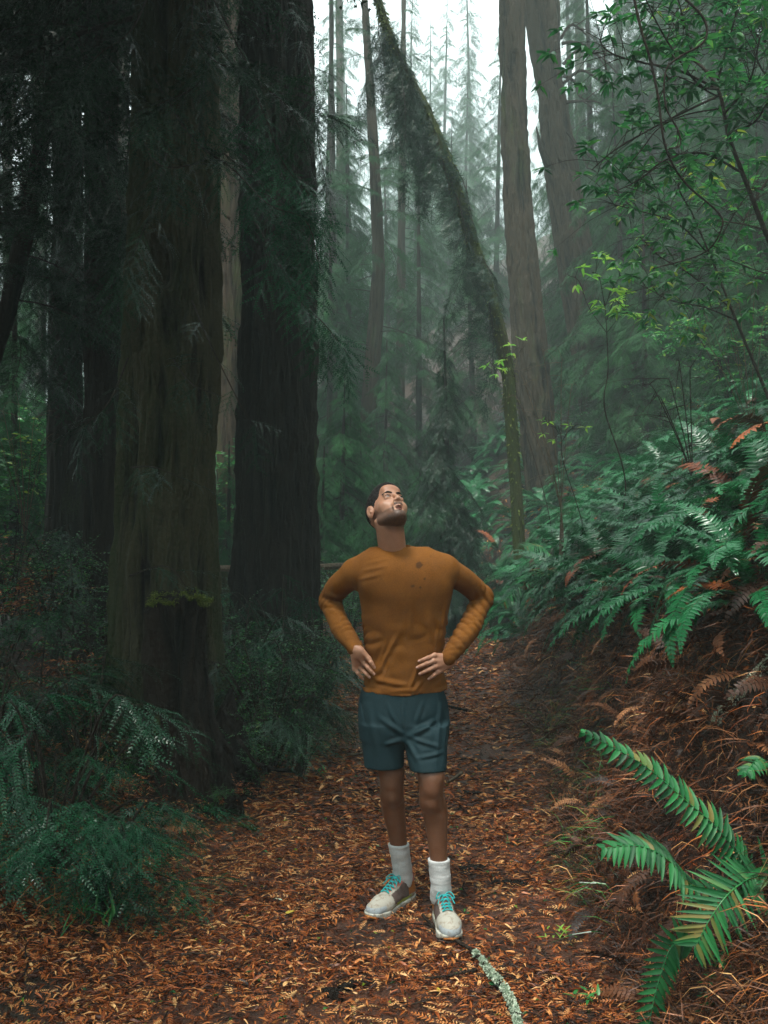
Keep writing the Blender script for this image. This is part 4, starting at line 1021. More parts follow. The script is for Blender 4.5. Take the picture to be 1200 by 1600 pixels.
# ------------------------------------------------------------------ overhanging broadleaf tree at upper right
V, F, Tt = pinna(.095, .03, random.Random(1), .15, .15); OK_ = []
for k in range(3):
    V, F, Tt = pinna(.095, [.026, .032, .036][k], random.Random(k), .15, .1+.1*k); m = MB().add(np.array(V)[:, [1, 0, 2]], F, .25+.25*k); m.t.append(np.array(Tt)); m.tm.append(np.zeros(2, int)); OK_.append(m)
OKM = [m.mesh('leaf', M['oak_leaf'], True) for m in OK_]; OKB = [m.mesh('leaf', M['bright_leaf'], True) for m in OK_]
def leafy(name, label, cat, trunk, branches, nclus, meshes, tms, mat, seed, nobj=290, group=None, thick=.03, lf=7, size=(.7, 1.2), twigs=True, spreadm=.25, bark='twig'):
    """trunk and branches: lists of (px, py, Y)"""
    r = random.Random(seed); nr = np.random.default_rng(seed); b = np.array(P(*trunk[0])); g = H(b[0], b[1]); o = np.array([b[0], b[1], g]); root = empty(name, o, label, cat, group)
    c = catmull(([[0, 0, -.2], [.12*(b[2]-g), -.1, (b[2]-g)*.45]] if b[2] > g else []) + [np.array(P(*q))-o for q in trunk], 44); m = MB(); tube(m, c, np.linspace(thick, thick*.35, 44), 8); m.obj('trunk', M[bark], root, True)
    ends = []; mt = MB()
    for br in branches:
        cb = catmull([np.array(P(*q))-o for q in br], 30); mb_ = MB(); tube(mb_, cb, np.linspace(thick*.4, .004, 30), 5, cap=False); mb_.obj('branch', M[bark], root, True)
        for k in range(nclus):
            i_ = r.randrange(6, 30); e = cb[i_] + np.array([r.gauss(0, 1), r.gauss(0, 1), r.gauss(0, .7)])*spreadm; mid = (cb[i_]+e)/2+[0, 0, .04]
            tube(mt, catmull([cb[i_], mid, e], 6), np.linspace(.004, .0015, 6), 3, cap=False); ends.append((e, norm(e-cb[i_])))
    mt.obj('twigs', M[bark], root)
    Rs, Ts = [], []
    for e, d in ends:
        for q in range(lf):
            a = q*2.4+r.random(); dd = norm(d*.5 + np.array([math.cos(a), math.sin(a), r.uniform(-.5, .25)])); Rs.append(frame_x(dd, (0, 0, 1), [r.uniform(-.5, .5)])[0]*r.uniform(*size)); Ts.append(e+norm(dd)*.012+[0, 0, -.012*q*.3])
    order = sorted(range(len(Ts)), key=lambda k: Ts[k][1])[:nobj]; oset = set(order)
    for k in order: link('leaf', meshes[r.randrange(3)], root, toM(Rs[k], Ts[k]))
    rest = [k for k in range(len(Ts)) if k not in oset]
    if rest:
        m = MB(); rest = np.array(rest)
        for q in range(3):
            s = rest[q::3]; m.inst(tms[q].tmpl(), np.array(Rs)[s], np.array(Ts)[s], .5, r=nr)
        tag(m.obj('leaves', M[mat], root, True), kind='stuff')
    return root
Yo = 7.5
leafy('oak_sapling', 'slender dark stemmed broadleaf tree with bright green leaves arching in at upper right', 'tree',
      [(1290, 640, Yo), (1240, 470, Yo), (1195, 360, Yo), (1160, 270, Yo), (1138, 210, Yo), (1122, 140, Yo), (1085, 95, Yo+.2), (1015, 65, Yo+.4)],
      [[(1122, 150, Yo), (1080, 170, 7.4), (1020, 200, 7.2), (960, 235, 7.0), (925, 265, 7.0)], [(1122, 140, Yo), (1060, 110, 7.4), (990, 95, 7.4), (950, 80, 7.3), (935, 60, 7.3)],
       [(1130, 180, Yo), (1170, 130, 7.2), (1185, 70, 7.0), (1200, 10, 7)], [(1138, 210, Yo), (1180, 190, 7.0), (1200, 160, 6.8), (1240, 130, 6.7)], [(1085, 95, Yo), (1070, 40, 7.3), (1060, 0, 7.1), (1050, -50, 7)],
       [(1122, 125, Yo), (1140, 60, 7.2), (1150, 20, 7.0), (1160, -40, 6.9)], [(1160, 270, Yo), (1100, 240, 7.3), (1040, 250, 7.1), (1000, 280, 7.0), (960, 300, 7.0)], [(1122, 140, Yo), (1090, 130, 6.9), (1040, 60, 6.7), (1000, -20, 6.6)]],
      34, OKM, OK_, 'oak_leaf', 5, 290)
leafy('oak_sapling', 'broadleaf sapling with mid green leaves below the arching stem at right', 'tree', [(1200, 620, 8.6), (1150, 500, 8.6), (1110, 400, 8.6), (1080, 330, 8.6)],
      [[(1140, 480, 8.6), (1080, 430, 8.4), (1030, 400, 8.3), (1000, 370, 8.2)], [(1110, 400, 8.6), (1060, 350, 8.4), (1000, 330, 8.3), (960, 320, 8.2)], [(1110, 400, 8.6), (1150, 330, 8.4), (1180, 290, 8.3)], [(1150, 500, 8.6), (1100, 480, 8.4), (1050, 470, 8.3), (1010, 450, 8.3)], [(1080, 330, 8.6), (1060, 290, 8.4), (1070, 240, 8.4)]],
      34, OKM, OK_, 'oak_leaf', 6, 150, thick=.022)
leafy('bright_bush', 'bush with fresh yellow green leaves before the dead forked trunk', 'bush', [(945, 640, 9.0), (950, 580, 9), (948, 520, 9), (945, 470, 9)],
      [[(948, 520, 9), (920, 480, 8.9), (905, 440, 8.9), (888, 430, 8.8)], [(945, 480, 9), (940, 450, 8.9), (935, 430, 8.9), (925, 425, 8.8)], [(948, 520, 9), (975, 490, 8.9), (1000, 500, 8.8), (1015, 510, 8.8)], [(948, 500, 9), (960, 470, 8.9), (975, 480, 8.8), (990, 475, 8.8)], [(945, 480, 9), (955, 455, 8.8), (970, 430, 8.8)]],
      4, OKB, OK_, 'bright_leaf', 7, 200, thick=.009, lf=6, size=(.75, 1.15), spreadm=.1)
leafy('bright_bush', 'few yellow green leaves on a thin stem at the foot of the tall trunk', 'bush', [(812, 640, 12), (805, 590, 12), (795, 550, 12)], [[(805, 590, 12), (790, 560, 11.9), (783, 535, 11.9)], [(800, 570, 12), (812, 550, 11.9), (820, 540, 11.9)], [(805, 590, 12), (775, 575, 11.9), (765, 565, 11.9)]],
      3, OKB, OK_, 'bright_leaf', 8, 60, thick=.007, lf=5, spreadm=.1)
leafy('bright_bush', 'small leaf stem with lime leaves among ferns below the tall trunk', 'bush', [(880, 720, 9), (878, 690, 9), (872, 665, 9)], [[(878, 690, 9), (890, 672, 8.9), (905, 670, 8.9)], [(875, 680, 9), (865, 665, 8.9), (855, 660, 8.9)]], 3, OKB, OK_, 'bright_leaf', 9, 60, thick=.006, lf=5, size=(.5, .8), spreadm=.08)
leafy('tanoak_branch_tree', 'leafy tree reaching in at the top right corner', 'tree', [(1330, 500, 9.5), (1290, 300, 9.5), (1260, 120, 9.5), (1240, -60, 9.5)],
      [[(1270, 200, 9.5), (1220, 250, 9.2), (1170, 330, 9), (1150, 380, 9)], [(1260, 120, 9.5), (1190, 60, 9.2), (1130, 20, 9), (1090, -10, 9)], [(1250, 20, 9.5), (1180, -10, 9.2), (1100, -50, 9)], [(1280, 280, 9.5), (1230, 380, 9.3), (1190, 430, 9.1), (1160, 450, 9)], [(1265, 150, 9.5), (1200, 120, 9.2), (1170, 60, 9)]],
      40, OKM, OK_, 'oak_leaf', 12, 120, thick=.05, spreadm=.35)
def vine(name, label, cat, strands_, rad, mat='twig', bumps=True, group=None):
    """each strand: list of (px, py, Y)"""
    b = np.array(P(*strands_[0][-1])); root = empty(name, b, label, cat, group); r = random.Random(len(label))
    for s in strands_:
        c = catmull([np.array(P(*q))-b for q in s], 70); m = MB(); rr = rad*np.linspace(1, .55, 70)*(1+.25*np.abs(np.sin(np.arange(70)*1.3))); tube(m, c, rr, 6)
        for k in range(3, 68, 4):
            if bumps: e = c[k]+np.array([r.gauss(0, 1), r.gauss(0, .5), r.gauss(0, 1)])*.035; tube(m, [c[k], (c[k]+e)/2, e], [rad*.7, rad*.5, rad*.3], 4)
        m.obj('stem', M[mat], root, True)
    return root
vine('hanging_vine', 'knobbly dark bare vine dangling down at upper right', 'vine', [[(985, -30, 5.6), (1000, 40, 5.6), (1015, 90, 5.6), (1028, 150, 5.6), (1040, 230, 5.6), (1070, 285, 5.7), (1120, 330, 5.8), (1128, 355, 5.8), (1100, 395, 5.9), (1020, 420, 6.0)]], .008)
vine('hanging_vine', 'second knobbly vine looping beside the longer dangling one', 'vine', [[(1062, -10, 5.5), (1100, 30, 5.5), (1100, 65, 5.5), (1060, 90, 5.5), (1040, 112, 5.5), (1040, 165, 5.5), (1060, 205, 5.5), (1062, 228, 5.5), (1045, 232, 5.5)]], .007)
vine('hanging_vine', 'thin arched twig crossing between leaves at right', 'vine', [[(1120, 150, 7.2), (1060, 120, 7.0), (1040, 128, 7.0)], [(1122, 170, 7.3), (1070, 180, 7.1), (1030, 200, 7.0), (1005, 230, 7.0), (980, 262, 6.9)], [(1200, 360, 7), (1160, 350, 6.9), (1120, 345, 6.8)], [(1230, 430, 6.8), (1190, 425, 6.8), (1130, 402, 6.7)]], .006, bumps=False)
def twiggy(name, label, base, ends, mat, seed, rad=.006, cat='bush', group=None):
    r = random.Random(seed); b = np.array(P(*base)); root = empty(name, (b[0], b[1], H(b[0], b[1])), label, cat, group); o = np.array([b[0], b[1], H(b[0], b[1])]); m0 = b-o
    for e in ends:
        c = catmull([np.zeros(3), m0*.6+.05, m0*.3+(np.array(P(*e))-o)*.7+[0, 0, .08], np.array(P(*e))-o], 26); m = MB(); tube(m, c, np.linspace(rad, .002, 26), 4)
        for k in range(8, 24, 3):
            q = c[k]+np.array([r.gauss(0, .8), r.gauss(0, .5), r.gauss(.1, .6)])*.22; tube(m, catmull([c[k], (c[k]+q)/2+[0, 0, .03], q], 6), np.linspace(rad*.5, .0012, 6), 3, cap=False)
        m.obj('stem', M[mat], root)
twiggy('bare_bush', 'pale leafless twigs arching before the foot of the tall trunk', (870, 700, 10), [(800, 575, 10), (815, 600, 9.9), (845, 540, 9.9), (900, 600, 10), (880, 560, 9.8), (790, 620, 10)], 'pale_twig', 1)
twiggy('bare_bush', 'dark forked leafless stems among the ferns at right', (1075, 700, 7.5), [(1040, 590, 7.4), (1060, 560, 7.4), (1020, 620, 7.4), (1080, 570, 7.4), (1005, 600, 7.3)], 'twig', 2, .008)
twiggy('bare_bush', 'dry brown stems standing on the slope at the right edge', (1170, 640, 9), [(1120, 440, 9), (1150, 430, 9), (1180, 450, 9), (1200, 470, 9), (1090, 480, 9), (1060, 470, 9.2), (1140, 500, 8.8)], 'pale_twig', 3)
twiggy('bare_bush', 'tangle of bare brown twigs at the far left below bright leaves', (30, 760, 9), [(0, 640, 9), (30, 630, 9), (60, 650, 9), (80, 690, 9), (-20, 650, 9), (15, 690, 9)], 'pale_twig', 4)
for k, (x0, y0, y1, lab) in enumerate([(1033, 450, 560, 'withered dark stalk hanging among leaves right of the bright bush'), (934, 495, 565, 'short dark dead stem below the left side of the bright bush'), (905, 500, 600, 'dark dead stem leaning at the foot of the forked trunk'), (955, 505, 590, 'dark dead stem below the right side of the bright bush')]):
    Yk = float(hit(x0, y1+110)[1]); b = np.array(P(x0, y1+60, Yk)); g = H(b[0], b[1]); root = empty('dead_stem', (b[0], b[1], g), lab, 'dead stem', 'dark dead stems on the slope'); o = np.array([b[0], b[1], g])
    c = catmull([[0, 0, -.1], np.array(P(x0+4, y1, Yk))-o, np.array(P(x0-2, (y0+y1)/2, Yk))-o, np.array(P(x0+2, y0, Yk))-o], 20); m = MB(); tube(m, c, np.interp(np.arange(20), [0, 6, 14, 19], [.015, .02, .03, .006])*(1+.25*np.sin(np.arange(20)*2.1)), 7); m.obj('stalk', M['charred'], root)

# ------------------------------------------------------------------ rail behind the trunks
def rail():
    Y = 13.5; a, b = np.array(P(325, 889, Y)), np.array(P(600, 881, Y)); g = H(a[0], Y); o = np.array([a[0], Y, g]); root = empty('rail_fence', o, 'weathered pale wooden rail on low posts crossing behind the two dark trunks', 'fence')
    m = MB(); tube(m, [a-o, (a+b)/2-o+[0, 0, -.03], b-o], [.055, .05, .05], 8); m.obj('rail', M['pale_twig'], root)
    for px in (350, 470, 590):
        p = np.array(P(px, 893, Y)); m = MB(); gg = H(p[0], Y); tube(m, [[p[0]-o[0], .0, gg-.3-g], [p[0]-o[0]+.01, 0, (gg+p[2])/2-g], [p[0]-o[0], 0, p[2]-g]], [.085, .08, .07], 8); m.obj('post', M['bark_mossy'], root)
rail()

# ------------------------------------------------------------------ sticks, bark chunks, seedlings, single leaves
def stick(name, rows, rad, label, mat='twig', cat='stick', lich=None, group=None, rg=True):
    pts = []
    for (px, py) in rows:
        h = hit(px, py); h[2] += rad*.8+.026; pts.append(h)
    b = pts[0].copy(); root = empty(name, b, label, cat, group); c = catmull([p-b for p in pts], 40); r = np.random.default_rng(len(rows)*7+int(rows[0][0]))
    m = MB(); tube(m, c, rad*np.linspace(.8, 1.1, 40)*(1+.15*r.normal(size=40)), 8); m.obj('wood', M[mat], root, True)
    if lich:
        i0, i1, n, s = lich; m = MB(); idx = r.uniform(i0, i1, n); idx = idx[(np.sin(idx*.9)+.6*np.sin(idx*2.3+1)) > -.75]; n = len(idx); k = idx.astype(int); f = (idx-k)[:, None]; k = np.clip(k, 0, 38); pc = c[k]*(1-f)+c[k+1]*f
        off = norm(r.normal(size=(n, 3))*[1, 1, 1]+[0, 0, .5])*rad; V, F = leaf_quad(.011*s, .007*s, .5); m.inst(MB().add(V, F, .5).tmpl(), frame_x(off+r.normal(size=(n, 3))*.01, (0, 0, 1), r.uniform(-2, 2, n)), pc+off*r.uniform(.8, 1.8, (n, 1)), 1, r=r)
        tag(m.obj('lichen', M['lichen'], root), kind='stuff')
    return root
M['lichen'] = leaf_mat('lichen', [(0, (.2, .28, .18)), (.5, (.45, .55, .42)), (1, (.7, .75, .6))], .8, .1, .2)
M['yellow_leaf'] = leaf_mat('yellow_leaf', [(0, (.5, .36, .03)), (1, (.75, .6, .08))], .4, .3)
stick('lichen_branch', [(660, 1442), (682, 1464), (712, 1482), (742, 1502), (768, 1535), (790, 1562), (806, 1600), (812, 1640)], .0075, 'curved branch crusted with pale green lichen lying by the shoes and out of frame', 'twig', lich=(17, 38, 2600, 1.0))
stick('lichen_branch', [(1215, 1035), (1180, 1075), (1150, 1105), (1120, 1140)], .012, 'lichen covered branch leaning on the bank at the right edge', 'twig', lich=(0, 39, 1800, 1.0))
GS = 'loose sticks on the path'
for k, (rows, rad, lab, mt) in enumerate([([(540, 1188), (568, 1184)], .011, 'short pale stick beside the left leg of the shorts', 'pale_twig'), ([(664, 1542), (700, 1538), (745, 1528)], .005, 'thin dark twig lying left of the lichen branch', 'twig'), ([(695, 1108), (712, 1112), (730, 1116)], .014, 'short dark stick on the path right of the shorts', 'charred'),
        ([(440, 1168), (460, 1185), (478, 1200)], .02, 'dark root end poking from the shrubs onto the path', 'charred'), ([(372, 1298), (400, 1306)], .012, 'short green brown stick in front of the root mound', 'bark_mossy'), ([(700, 1230), (722, 1215)], .010, 'small grey stick on the path right of the knee', 'pale_twig'), ([(900, 1240), (935, 1262), (985, 1290)], .004, 'thin reddish stem on the lower bank', 'pale_twig'), ([(930, 1385), (938, 1240)], .004, 'thin upright dry stalk on the lower bank', 'pale_twig')]):
    stick('stick', rows, rad, lab, mt, group=GS)
def chunk(px, py, l, w, label, seed):
    h = hit(px, py); r = random.Random(seed); m = MB(); n = 12; t = np.linspace(0, 1, n); c = np.stack([(t-.5)*l, .02*np.sin(t*4+seed), .012+0*t], -1)
    m = MB(); tube(m, c, np.interp(t, [0, .12, .5, .88, 1], [.3, .9, 1, .8, .2])*w/2*(1+.25*np.array([r.uniform(-1, 1) for _ in t])), 9); v = m.v[0]; v[:, 2] *= .5; v += .006*np.stack([0*v[:, 0], vnoise(v[:, 0]*60, v[:, 1]*60, v[:, 2]*60, seed), vnoise(v[:, 0]*50, v[:, 1]*90, v[:, 2]*60, seed+1)], -1)
    o = m.obj('bark_chunk', M['charred']); o.location = h+[0, 0, .004]; o.rotation_euler = (0, 0, r.uniform(-.7, .7)); tag(o, label, 'bark', 'dark bark chunks on the path')
for k, (px, py, l, w, lab) in enumerate([(582, 1318, .10, .035, 'dark bark chunk left of the white sock nearer the left edge'), (738, 1362, .16, .06, 'largest black bark chunk right of the white sock'), (795, 1384, .16, .05, 'black bark chunk farthest right, beyond the right shoe'), (292, 1413, .07, .04, 'small dark bark chip in the lower left litter'), (438, 1476, .13, .04, 'dark bark chunk in the lower litter left of the shoes'),
        (738, 1240, .12, .035, 'flat dark bark piece right of the bare knee'), (742, 1262, .10, .03, 'dark bark piece just below another right of the shin'), (720, 1250, .06, .03, 'small bark chip close to the right shin'), (560, 1545, .15, .05, 'dim bark chunk near the bottom edge below the shoes'), (520, 1560, .1, .05, 'dark wood bit at the bottom left of centre'), (870, 1250, .09, .03, 'bark piece at the foot of the bank'), (690, 1290, .07, .025, 'bark splinter between the shins and the bank')]): chunk(px, py, l, w, lab, 400+k)
def leaf_thing(px, py, s, mat, label, rz):
    h = hit(px, py); V, F, Tt = pinna(.06, .028, random.Random(1), .15, .1); m = MB().add(V, F, .5); m.t.append(np.array(Tt)); m.tm.append(np.zeros(2, int)); o = m.obj('fallen_leaf', M[mat], smooth=True); o.location = h+[0, 0, .022]; o.rotation_euler = (.15, .1, rz); o.scale = (s, s, s); tag(o, label, 'leaf', 'single fresh leaves on the litter')
for a in [(447, 1436, .7, 'yellow_leaf', 'bright yellow leaf left of the shoes', -.9), (232, 1400, .6, 'yellow_leaf', 'small pale yellow leaf in the litter at lower left', .4), (440, 1415, .6, 'lichen', 'pale grey leaf just above the bright yellow leaf', 1.2), (395, 1528, .5, 'shrub_leaf', 'small green leaf at the bottom left of centre', 2), (686, 1560, .5, 'yellow_leaf', 'tiny yellow leaf beside the lichen branch', .2), (600, 1352, .5, 'yellow_leaf', 'tiny yellow leaf left of the sock', 1)]: leaf_thing(*a)
def seedling(px, py, n, L, up, label, seed, mat='shrub_leaf', wid=.3, name='seedling'):
    h = hit(px, py); r = random.Random(seed); root = empty(name, h, label, 'seedling'); V, F, Tt = pinna(1.0, wid, r, .1, .25); m = MB().add(V, F, .7); m.t.append(np.array(Tt)); m.tm.append(np.zeros(2, int)); me = m.mesh('leaf', M[mat], True)
    for k in range(n):
        R = Rz(k*2.4+seed)[0] @ Rx(r.uniform(*up))[0]; link('leaf', me, root, toM(R, (r.uniform(-.03, .03)*n/8, r.uniform(-.03, .03)*n/8, .02+.003*k), L*r.uniform(.6, 1.1)))
seedling(918, 1572, 11, .055, (.1, .8), 'small bright green seedling at the bottom right of the path', 1, 'bright_leaf' if False else 'oak_leaf')
seedling(872, 1478, 14, .05, (.1, .9), 'yellow green sprig low on the bank right of the shoe', 2, 'bright_leaf', .18)
seedling(140, 1462, 26, .11, (.5, 1.3), 'tuft of pale green blades in the litter at lower left', 3, 'oak_leaf', .09, 'grass_tuft')
seedling(505, 1215, 10, .05, (.2, .9), 'small green sprig at the path edge left of the shorts', 4, 'oak_leaf', .25)
seedling(885, 1112, 40, .1, (.6, 1.4), 'mossy yellow green tuft on the bank above the path', 5, 'moss_leaf', .05, 'grass_tuft')
seedling(860, 1160, 30, .1, (.6, 1.4), 'lower mossy grass tuft on the bank edge', 6, 'moss_leaf', .06, 'grass_tuft')
seedling(805, 1325, 10, .05, (.2, .9), 'tiny grass sprig on the path edge right of the shin', 7, 'oak_leaf', .1, 'grass_tuft')
seedling(940, 1225, 24, .09, (.5, 1.3), 'thin green grass tuft below the tip of the long frond', 8, 'oak_leaf', .07, 'grass_tuft')
# ------------------------------------------------------------------ the man: continuous surfaces grown from distance fields
class Field:
    def __init__(s, lo, hi, h):
        s.lo = np.array(lo, float); s.h = h; s.n = np.ceil((np.array(hi)-s.lo)/h).astype(int)+1
        s.ax = [s.lo[k]+np.arange(s.n[k])*h for k in range(3)]; s.f = np.full(s.n, 1.0, np.float32)
    def sub(s, lo, hi):
        i0 = np.clip(np.floor((np.array(lo)-s.lo)/s.h).astype(int), 0, s.n-1); i1 = np.clip(np.ceil((np.array(hi)-s.lo)/s.h).astype(int)+1, 1, s.n)
        sl = tuple(slice(a, b) for a, b in zip(i0, i1)); g = np.meshgrid(*[s.ax[k][sl[k]] for k in range(3)], indexing='ij'); return sl, g
    def put(s, d, sl, k, mode='add'):
        f = s.f[sl]
        if mode == 'add':
            if k > 0: hh = np.clip(.5+.5*(f-d)/k, 0, 1); s.f[sl] = f*(1-hh)+d*hh-k*hh*(1-hh)
            else: s.f[sl] = np.minimum(f, d)
        else:
            d = -d
            if k > 0: hh = np.clip(.5-.5*(f-d)/k, 0, 1); s.f[sl] = f*(1-hh)+d*hh+k*hh*(1-hh)
            else: s.f[sl] = np.maximum(f, d)
    def cap(s, a, b, ra, rb=None, k=.01, mode='add', sq=None):
        """round cone a-b; sq: (axis vector, factor) flattens along an axis"""
        a, b = np.array(a, float), np.array(b, float); rb = ra if rb is None else rb; R = max(ra, rb)+2*k+.01
        sl, g = s.sub(np.minimum(a, b)-R*1.7, np.maximum(a, b)+R*1.7)
        p = [g[i]-a[i] for i in range(3)]; ba = b-a; L = max((ba**2).sum(), 1e-9)
        t = np.clip(sum(p[i]*ba[i] for i in range(3))/L, 0, 1); q = [p[i]-t*ba[i] for i in range(3)]; r = ra+(rb-ra)*t
        d2 = sum(x*x for x in q)
        if sq is not None:
            ax = norm(np.array(sq[0], float)); c = sum(q[i]*ax[i] for i in range(3)); d2 = d2 + c*c*(sq[1]**2-1)
        s.put(np.sqrt(d2)-r, sl, k, mode); return s
    def chain(s, pts, rad, k=.01, n=16, sq=None, mode='add'):
        c = catmull(pts, n); r = np.interp(np.linspace(0, 1, n), np.linspace(0, 1, len(rad)), rad)
        for i in range(n-1): s.cap(c[i], c[i+1], r[i], r[i+1], k if i == 0 else .002, mode, sq)
        return s
    def ell(s, c, r, R=None, k=.01, mode='add'):
        c, r = np.array(c, float), np.array(r, float); m = r.max()+2*k+.01; sl, g = s.sub(c-m, c+m); p = np.stack([g[i]-c[i] for i in range(3)], -1)
        if R is not None: p = p @ np.asarray(R)
        q = p/r; k0 = np.sqrt((q**2).sum(-1)); k1 = np.sqrt(((p/(r*r))**2).sum(-1)); s.put(k0*(k0-1)/np.maximum(k1, 1e-6), sl, k, mode); return s
    def loft(s, rows, k=.01, p=2.3):
        """rows (z, cx, cy, rx, ry) stacked ellipses"""
        rows = np.array(sorted(rows)); z0, z1 = rows[0, 0], rows[-1, 0]; m = rows[:, 3:].max()*1.2+.03
        lo = [rows[:, 1].min()-m, rows[:, 2].min()-m, z0-.03]; hi = [rows[:, 1].max()+m, rows[:, 2].max()+m, z1+.03]; sl, g = s.sub(lo, hi)
        zc = np.clip(g[2][0, 0], z0, z1); n = 60; zz = np.linspace(z0, z1, n); zi = np.interp(zz, rows[:, 0], np.arange(len(rows))); sm = catmull(rows, (len(rows)-1)*12+1)
        I = lambda q: np.interp(zc, sm[:, 0], sm[:, q])[None, None, :]
        u = np.abs((g[0]-I(1))/I(3)); v = np.abs((g[1]-I(2))/I(4)); e = (u**p+v**p)**(1/p)
        d = (e-1)*np.minimum(I(3), I(4)); dz = np.maximum(z0-g[2], g[2]-z1); s.put(np.where(dz > 0, np.sqrt(np.maximum(d, 0)**2+dz**2), np.maximum(d, dz)), sl, k); return s
    def nets(s):
        """surface nets"""
        f = s.f; sg = f < 0; n = np.array(f.shape)-1
        c = [(dx, dy, dz) for dx in (0, 1) for dy in (0, 1) for dz in (0, 1)]
        get = lambda A, q: A[q[0]:q[0]+n[0], q[1]:q[1]+n[1], q[2]:q[2]+n[2]]
        cnt = sum(get(sg, q).astype(np.int8) for q in c); act = (cnt > 0) & (cnt < 8); idx = -np.ones(n, int); ids = np.argwhere(act); idx[act] = np.arange(len(ids))
        acc = np.zeros((len(ids), 3)); w = np.zeros(len(ids))
        for a in range(8):
            for b in range(a+1, 8):
                qa, qb = np.array(c[a]), np.array(c[b])
                if np.abs(qa-qb).sum() != 1: continue
                fa = f[tuple((ids+qa).T)]; fb = f[tuple((ids+qb).T)]; m = (fa < 0) != (fb < 0); t = np.where(m, fa/np.where(m, fa-fb, 1), 0)
                acc += np.where(m[:, None], qa+(qb-qa)*t[:, None], 0); w += m
        V = (ids+acc/np.maximum(w, 1)[:, None])*s.h+s.lo; Q = []
        for ax in range(3):
            o1, o2 = [(1, 2), (2, 0), (0, 1)][ax]; e = np.zeros(3, int); e[ax] = 1
            sh = [slice(0, f.shape[k]-1) for k in range(3)]; sh2 = list(sh); sh2[ax] = slice(1, f.shape[ax]); a_, b_ = sg[tuple(sh)], sg[tuple(sh2)]
            for flip, mm in ((False, a_ & ~b_), (True, ~a_ & b_)):
                p = np.argwhere(mm); p = p[(p[:, o1] > 0) & (p[:, o2] > 0)]
                u = np.zeros(3, int); u[o1] = 1; v = np.zeros(3, int); v[o2] = 1
                q = np.stack([idx[tuple((p-u-v).T)], idx[tuple((p-v).T)], idx[tuple(p.T)], idx[tuple((p-u).T)]], -1)
                if flip: q = q[:, ::-1]
                Q.append(q[(q >= 0).all(1)])
        return V, np.concatenate(Q)
def skin_pts(V, F, it=2):
    """light smoothing"""
    for _ in range(it):
        acc = np.zeros_like(V); n = np.zeros(len(V))
        for a, b in ((0, 1), (1, 2), (2, 3), (3, 0)):
            np.add.at(acc, F[:, a], V[F[:, b]]); np.add.at(n, F[:, a], 1); np.add.at(acc, F[:, b], V[F[:, a]]); np.add.at(n, F[:, b], 1)
        V = V*.5+.5*acc/np.maximum(n, 1)[:, None]
    return V

YM = 3.86
man = empty('person', (P(640, 1400, 3.8).x, 3.8, 0.0), 'man in mustard brown long sleeved shirt and dark teal shorts, hands on hips, looking up', 'person')
oM = np.array(man.location)
def Q(px, py, Y=YM): return np.array(P(px, py, Y))

def skin_mat():
    t = NT('skin'); a = t.attr('v').outputs['Fac']; w = t.coord('Object'); n = t.noise(w, 35, 4); n2 = t.noise(w, 420, 2, .8); n3 = t.noise(w, 9, 3)
    c = t.ramp(n3, [(.3, (.36, .175, .10)), (.7, (.47, .25, .155))])
    c = t.mix(t.math('MULTIPLY', n, .35), c, (.40, .15, .09))
    leg = t.math('MULTIPLY', t.ramp(t.math('ADD', t.math('MULTIPLY', n2, .9), t.math('MULTIPLY', n, .35)), [(.5, (0, 0, 0)), (.75, (1, 1, 1))]), .55)
    isleg = t.math('LESS_THAN', a, .25); c = t.mix(t.math('MULTIPLY', isleg, leg), c, (.05, .022, .012))
    c = t.mix(t.math('MULTIPLY', isleg, .78), c, (.12, .046, .02))
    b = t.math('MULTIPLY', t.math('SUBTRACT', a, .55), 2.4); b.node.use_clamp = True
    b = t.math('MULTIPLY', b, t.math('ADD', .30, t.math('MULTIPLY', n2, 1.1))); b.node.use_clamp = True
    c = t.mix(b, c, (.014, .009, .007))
    return t.pbr(c, .45, .45, bump=n2, bstr=.12, bdist=.002, extra={'Subsurface Weight': .12, 'Subsurface Radius': (.012, .005, .003), 'Subsurface Scale': 1.0})
M['skin'] = skin_mat()
def cloth(name, lo, hi, wave=900, stain=None, rough=.85):
    t = NT(name); w = t.coord('Object'); n = t.noise(w, 7, 4); n2 = t.noise(w, 230, 3, .8); n3 = t.noise(w, wave, 1)
    c = t.ramp(t.math('ADD', t.math('MULTIPLY', n, .45), t.math('MULTIPLY', n2, .55)), [(.38, lo), (.62, hi)])
    if stain:
        for (p, r) in stain:
            v = t.node('ShaderNodeVectorMath', operation='DISTANCE'); fl = t.node('ShaderNodeVectorMath', operation='MULTIPLY'); t.l.new(w, fl.inputs[0]); fl.inputs[1].default_value = (1, .15, 1); t.l.new(fl.outputs[0], v.inputs[0]); v.inputs[1].default_value = (p[0], p[1]*.15, p[2])
            d = t.math('ADD', v.outputs['Value'], t.math('MULTIPLY', t.math('SUBTRACT', t.noise(w, 60, 2), .5), r*1.2)); f = t.ramp(d, [(max(0, r*.75), (1, 1, 1)), (r*1.05, (0, 0, 0))]); c = t.mix(t.math('MULTIPLY', f, .75), c, (.035, .014, .005))
    h = t.math('ADD', n3, t.math('MULTIPLY', n2, .6)); return t.pbr(c, rough, .2, bump=h, bstr=.25, bdist=.0015)
wrel = lambda px, py, Y: tuple(Q(px, py, Y)-oM)
M['shirt'] = cloth('mustard_cloth', (.12, .042, .005), (.215, .078, .010), stain=[(wrel(655, 883, 3.735), .016), (wrel(664, 905, 3.73), .007), (wrel(645, 916, 3.73), .008), (wrel(657, 918, 3.73), .006), (wrel(674, 868, 3.75), .009), (wrel(595, 905, 3.73), .004)])
M['collar'] = cloth('collar_rib', (.10, .036, .005), (.19, .07, .011), 1500)
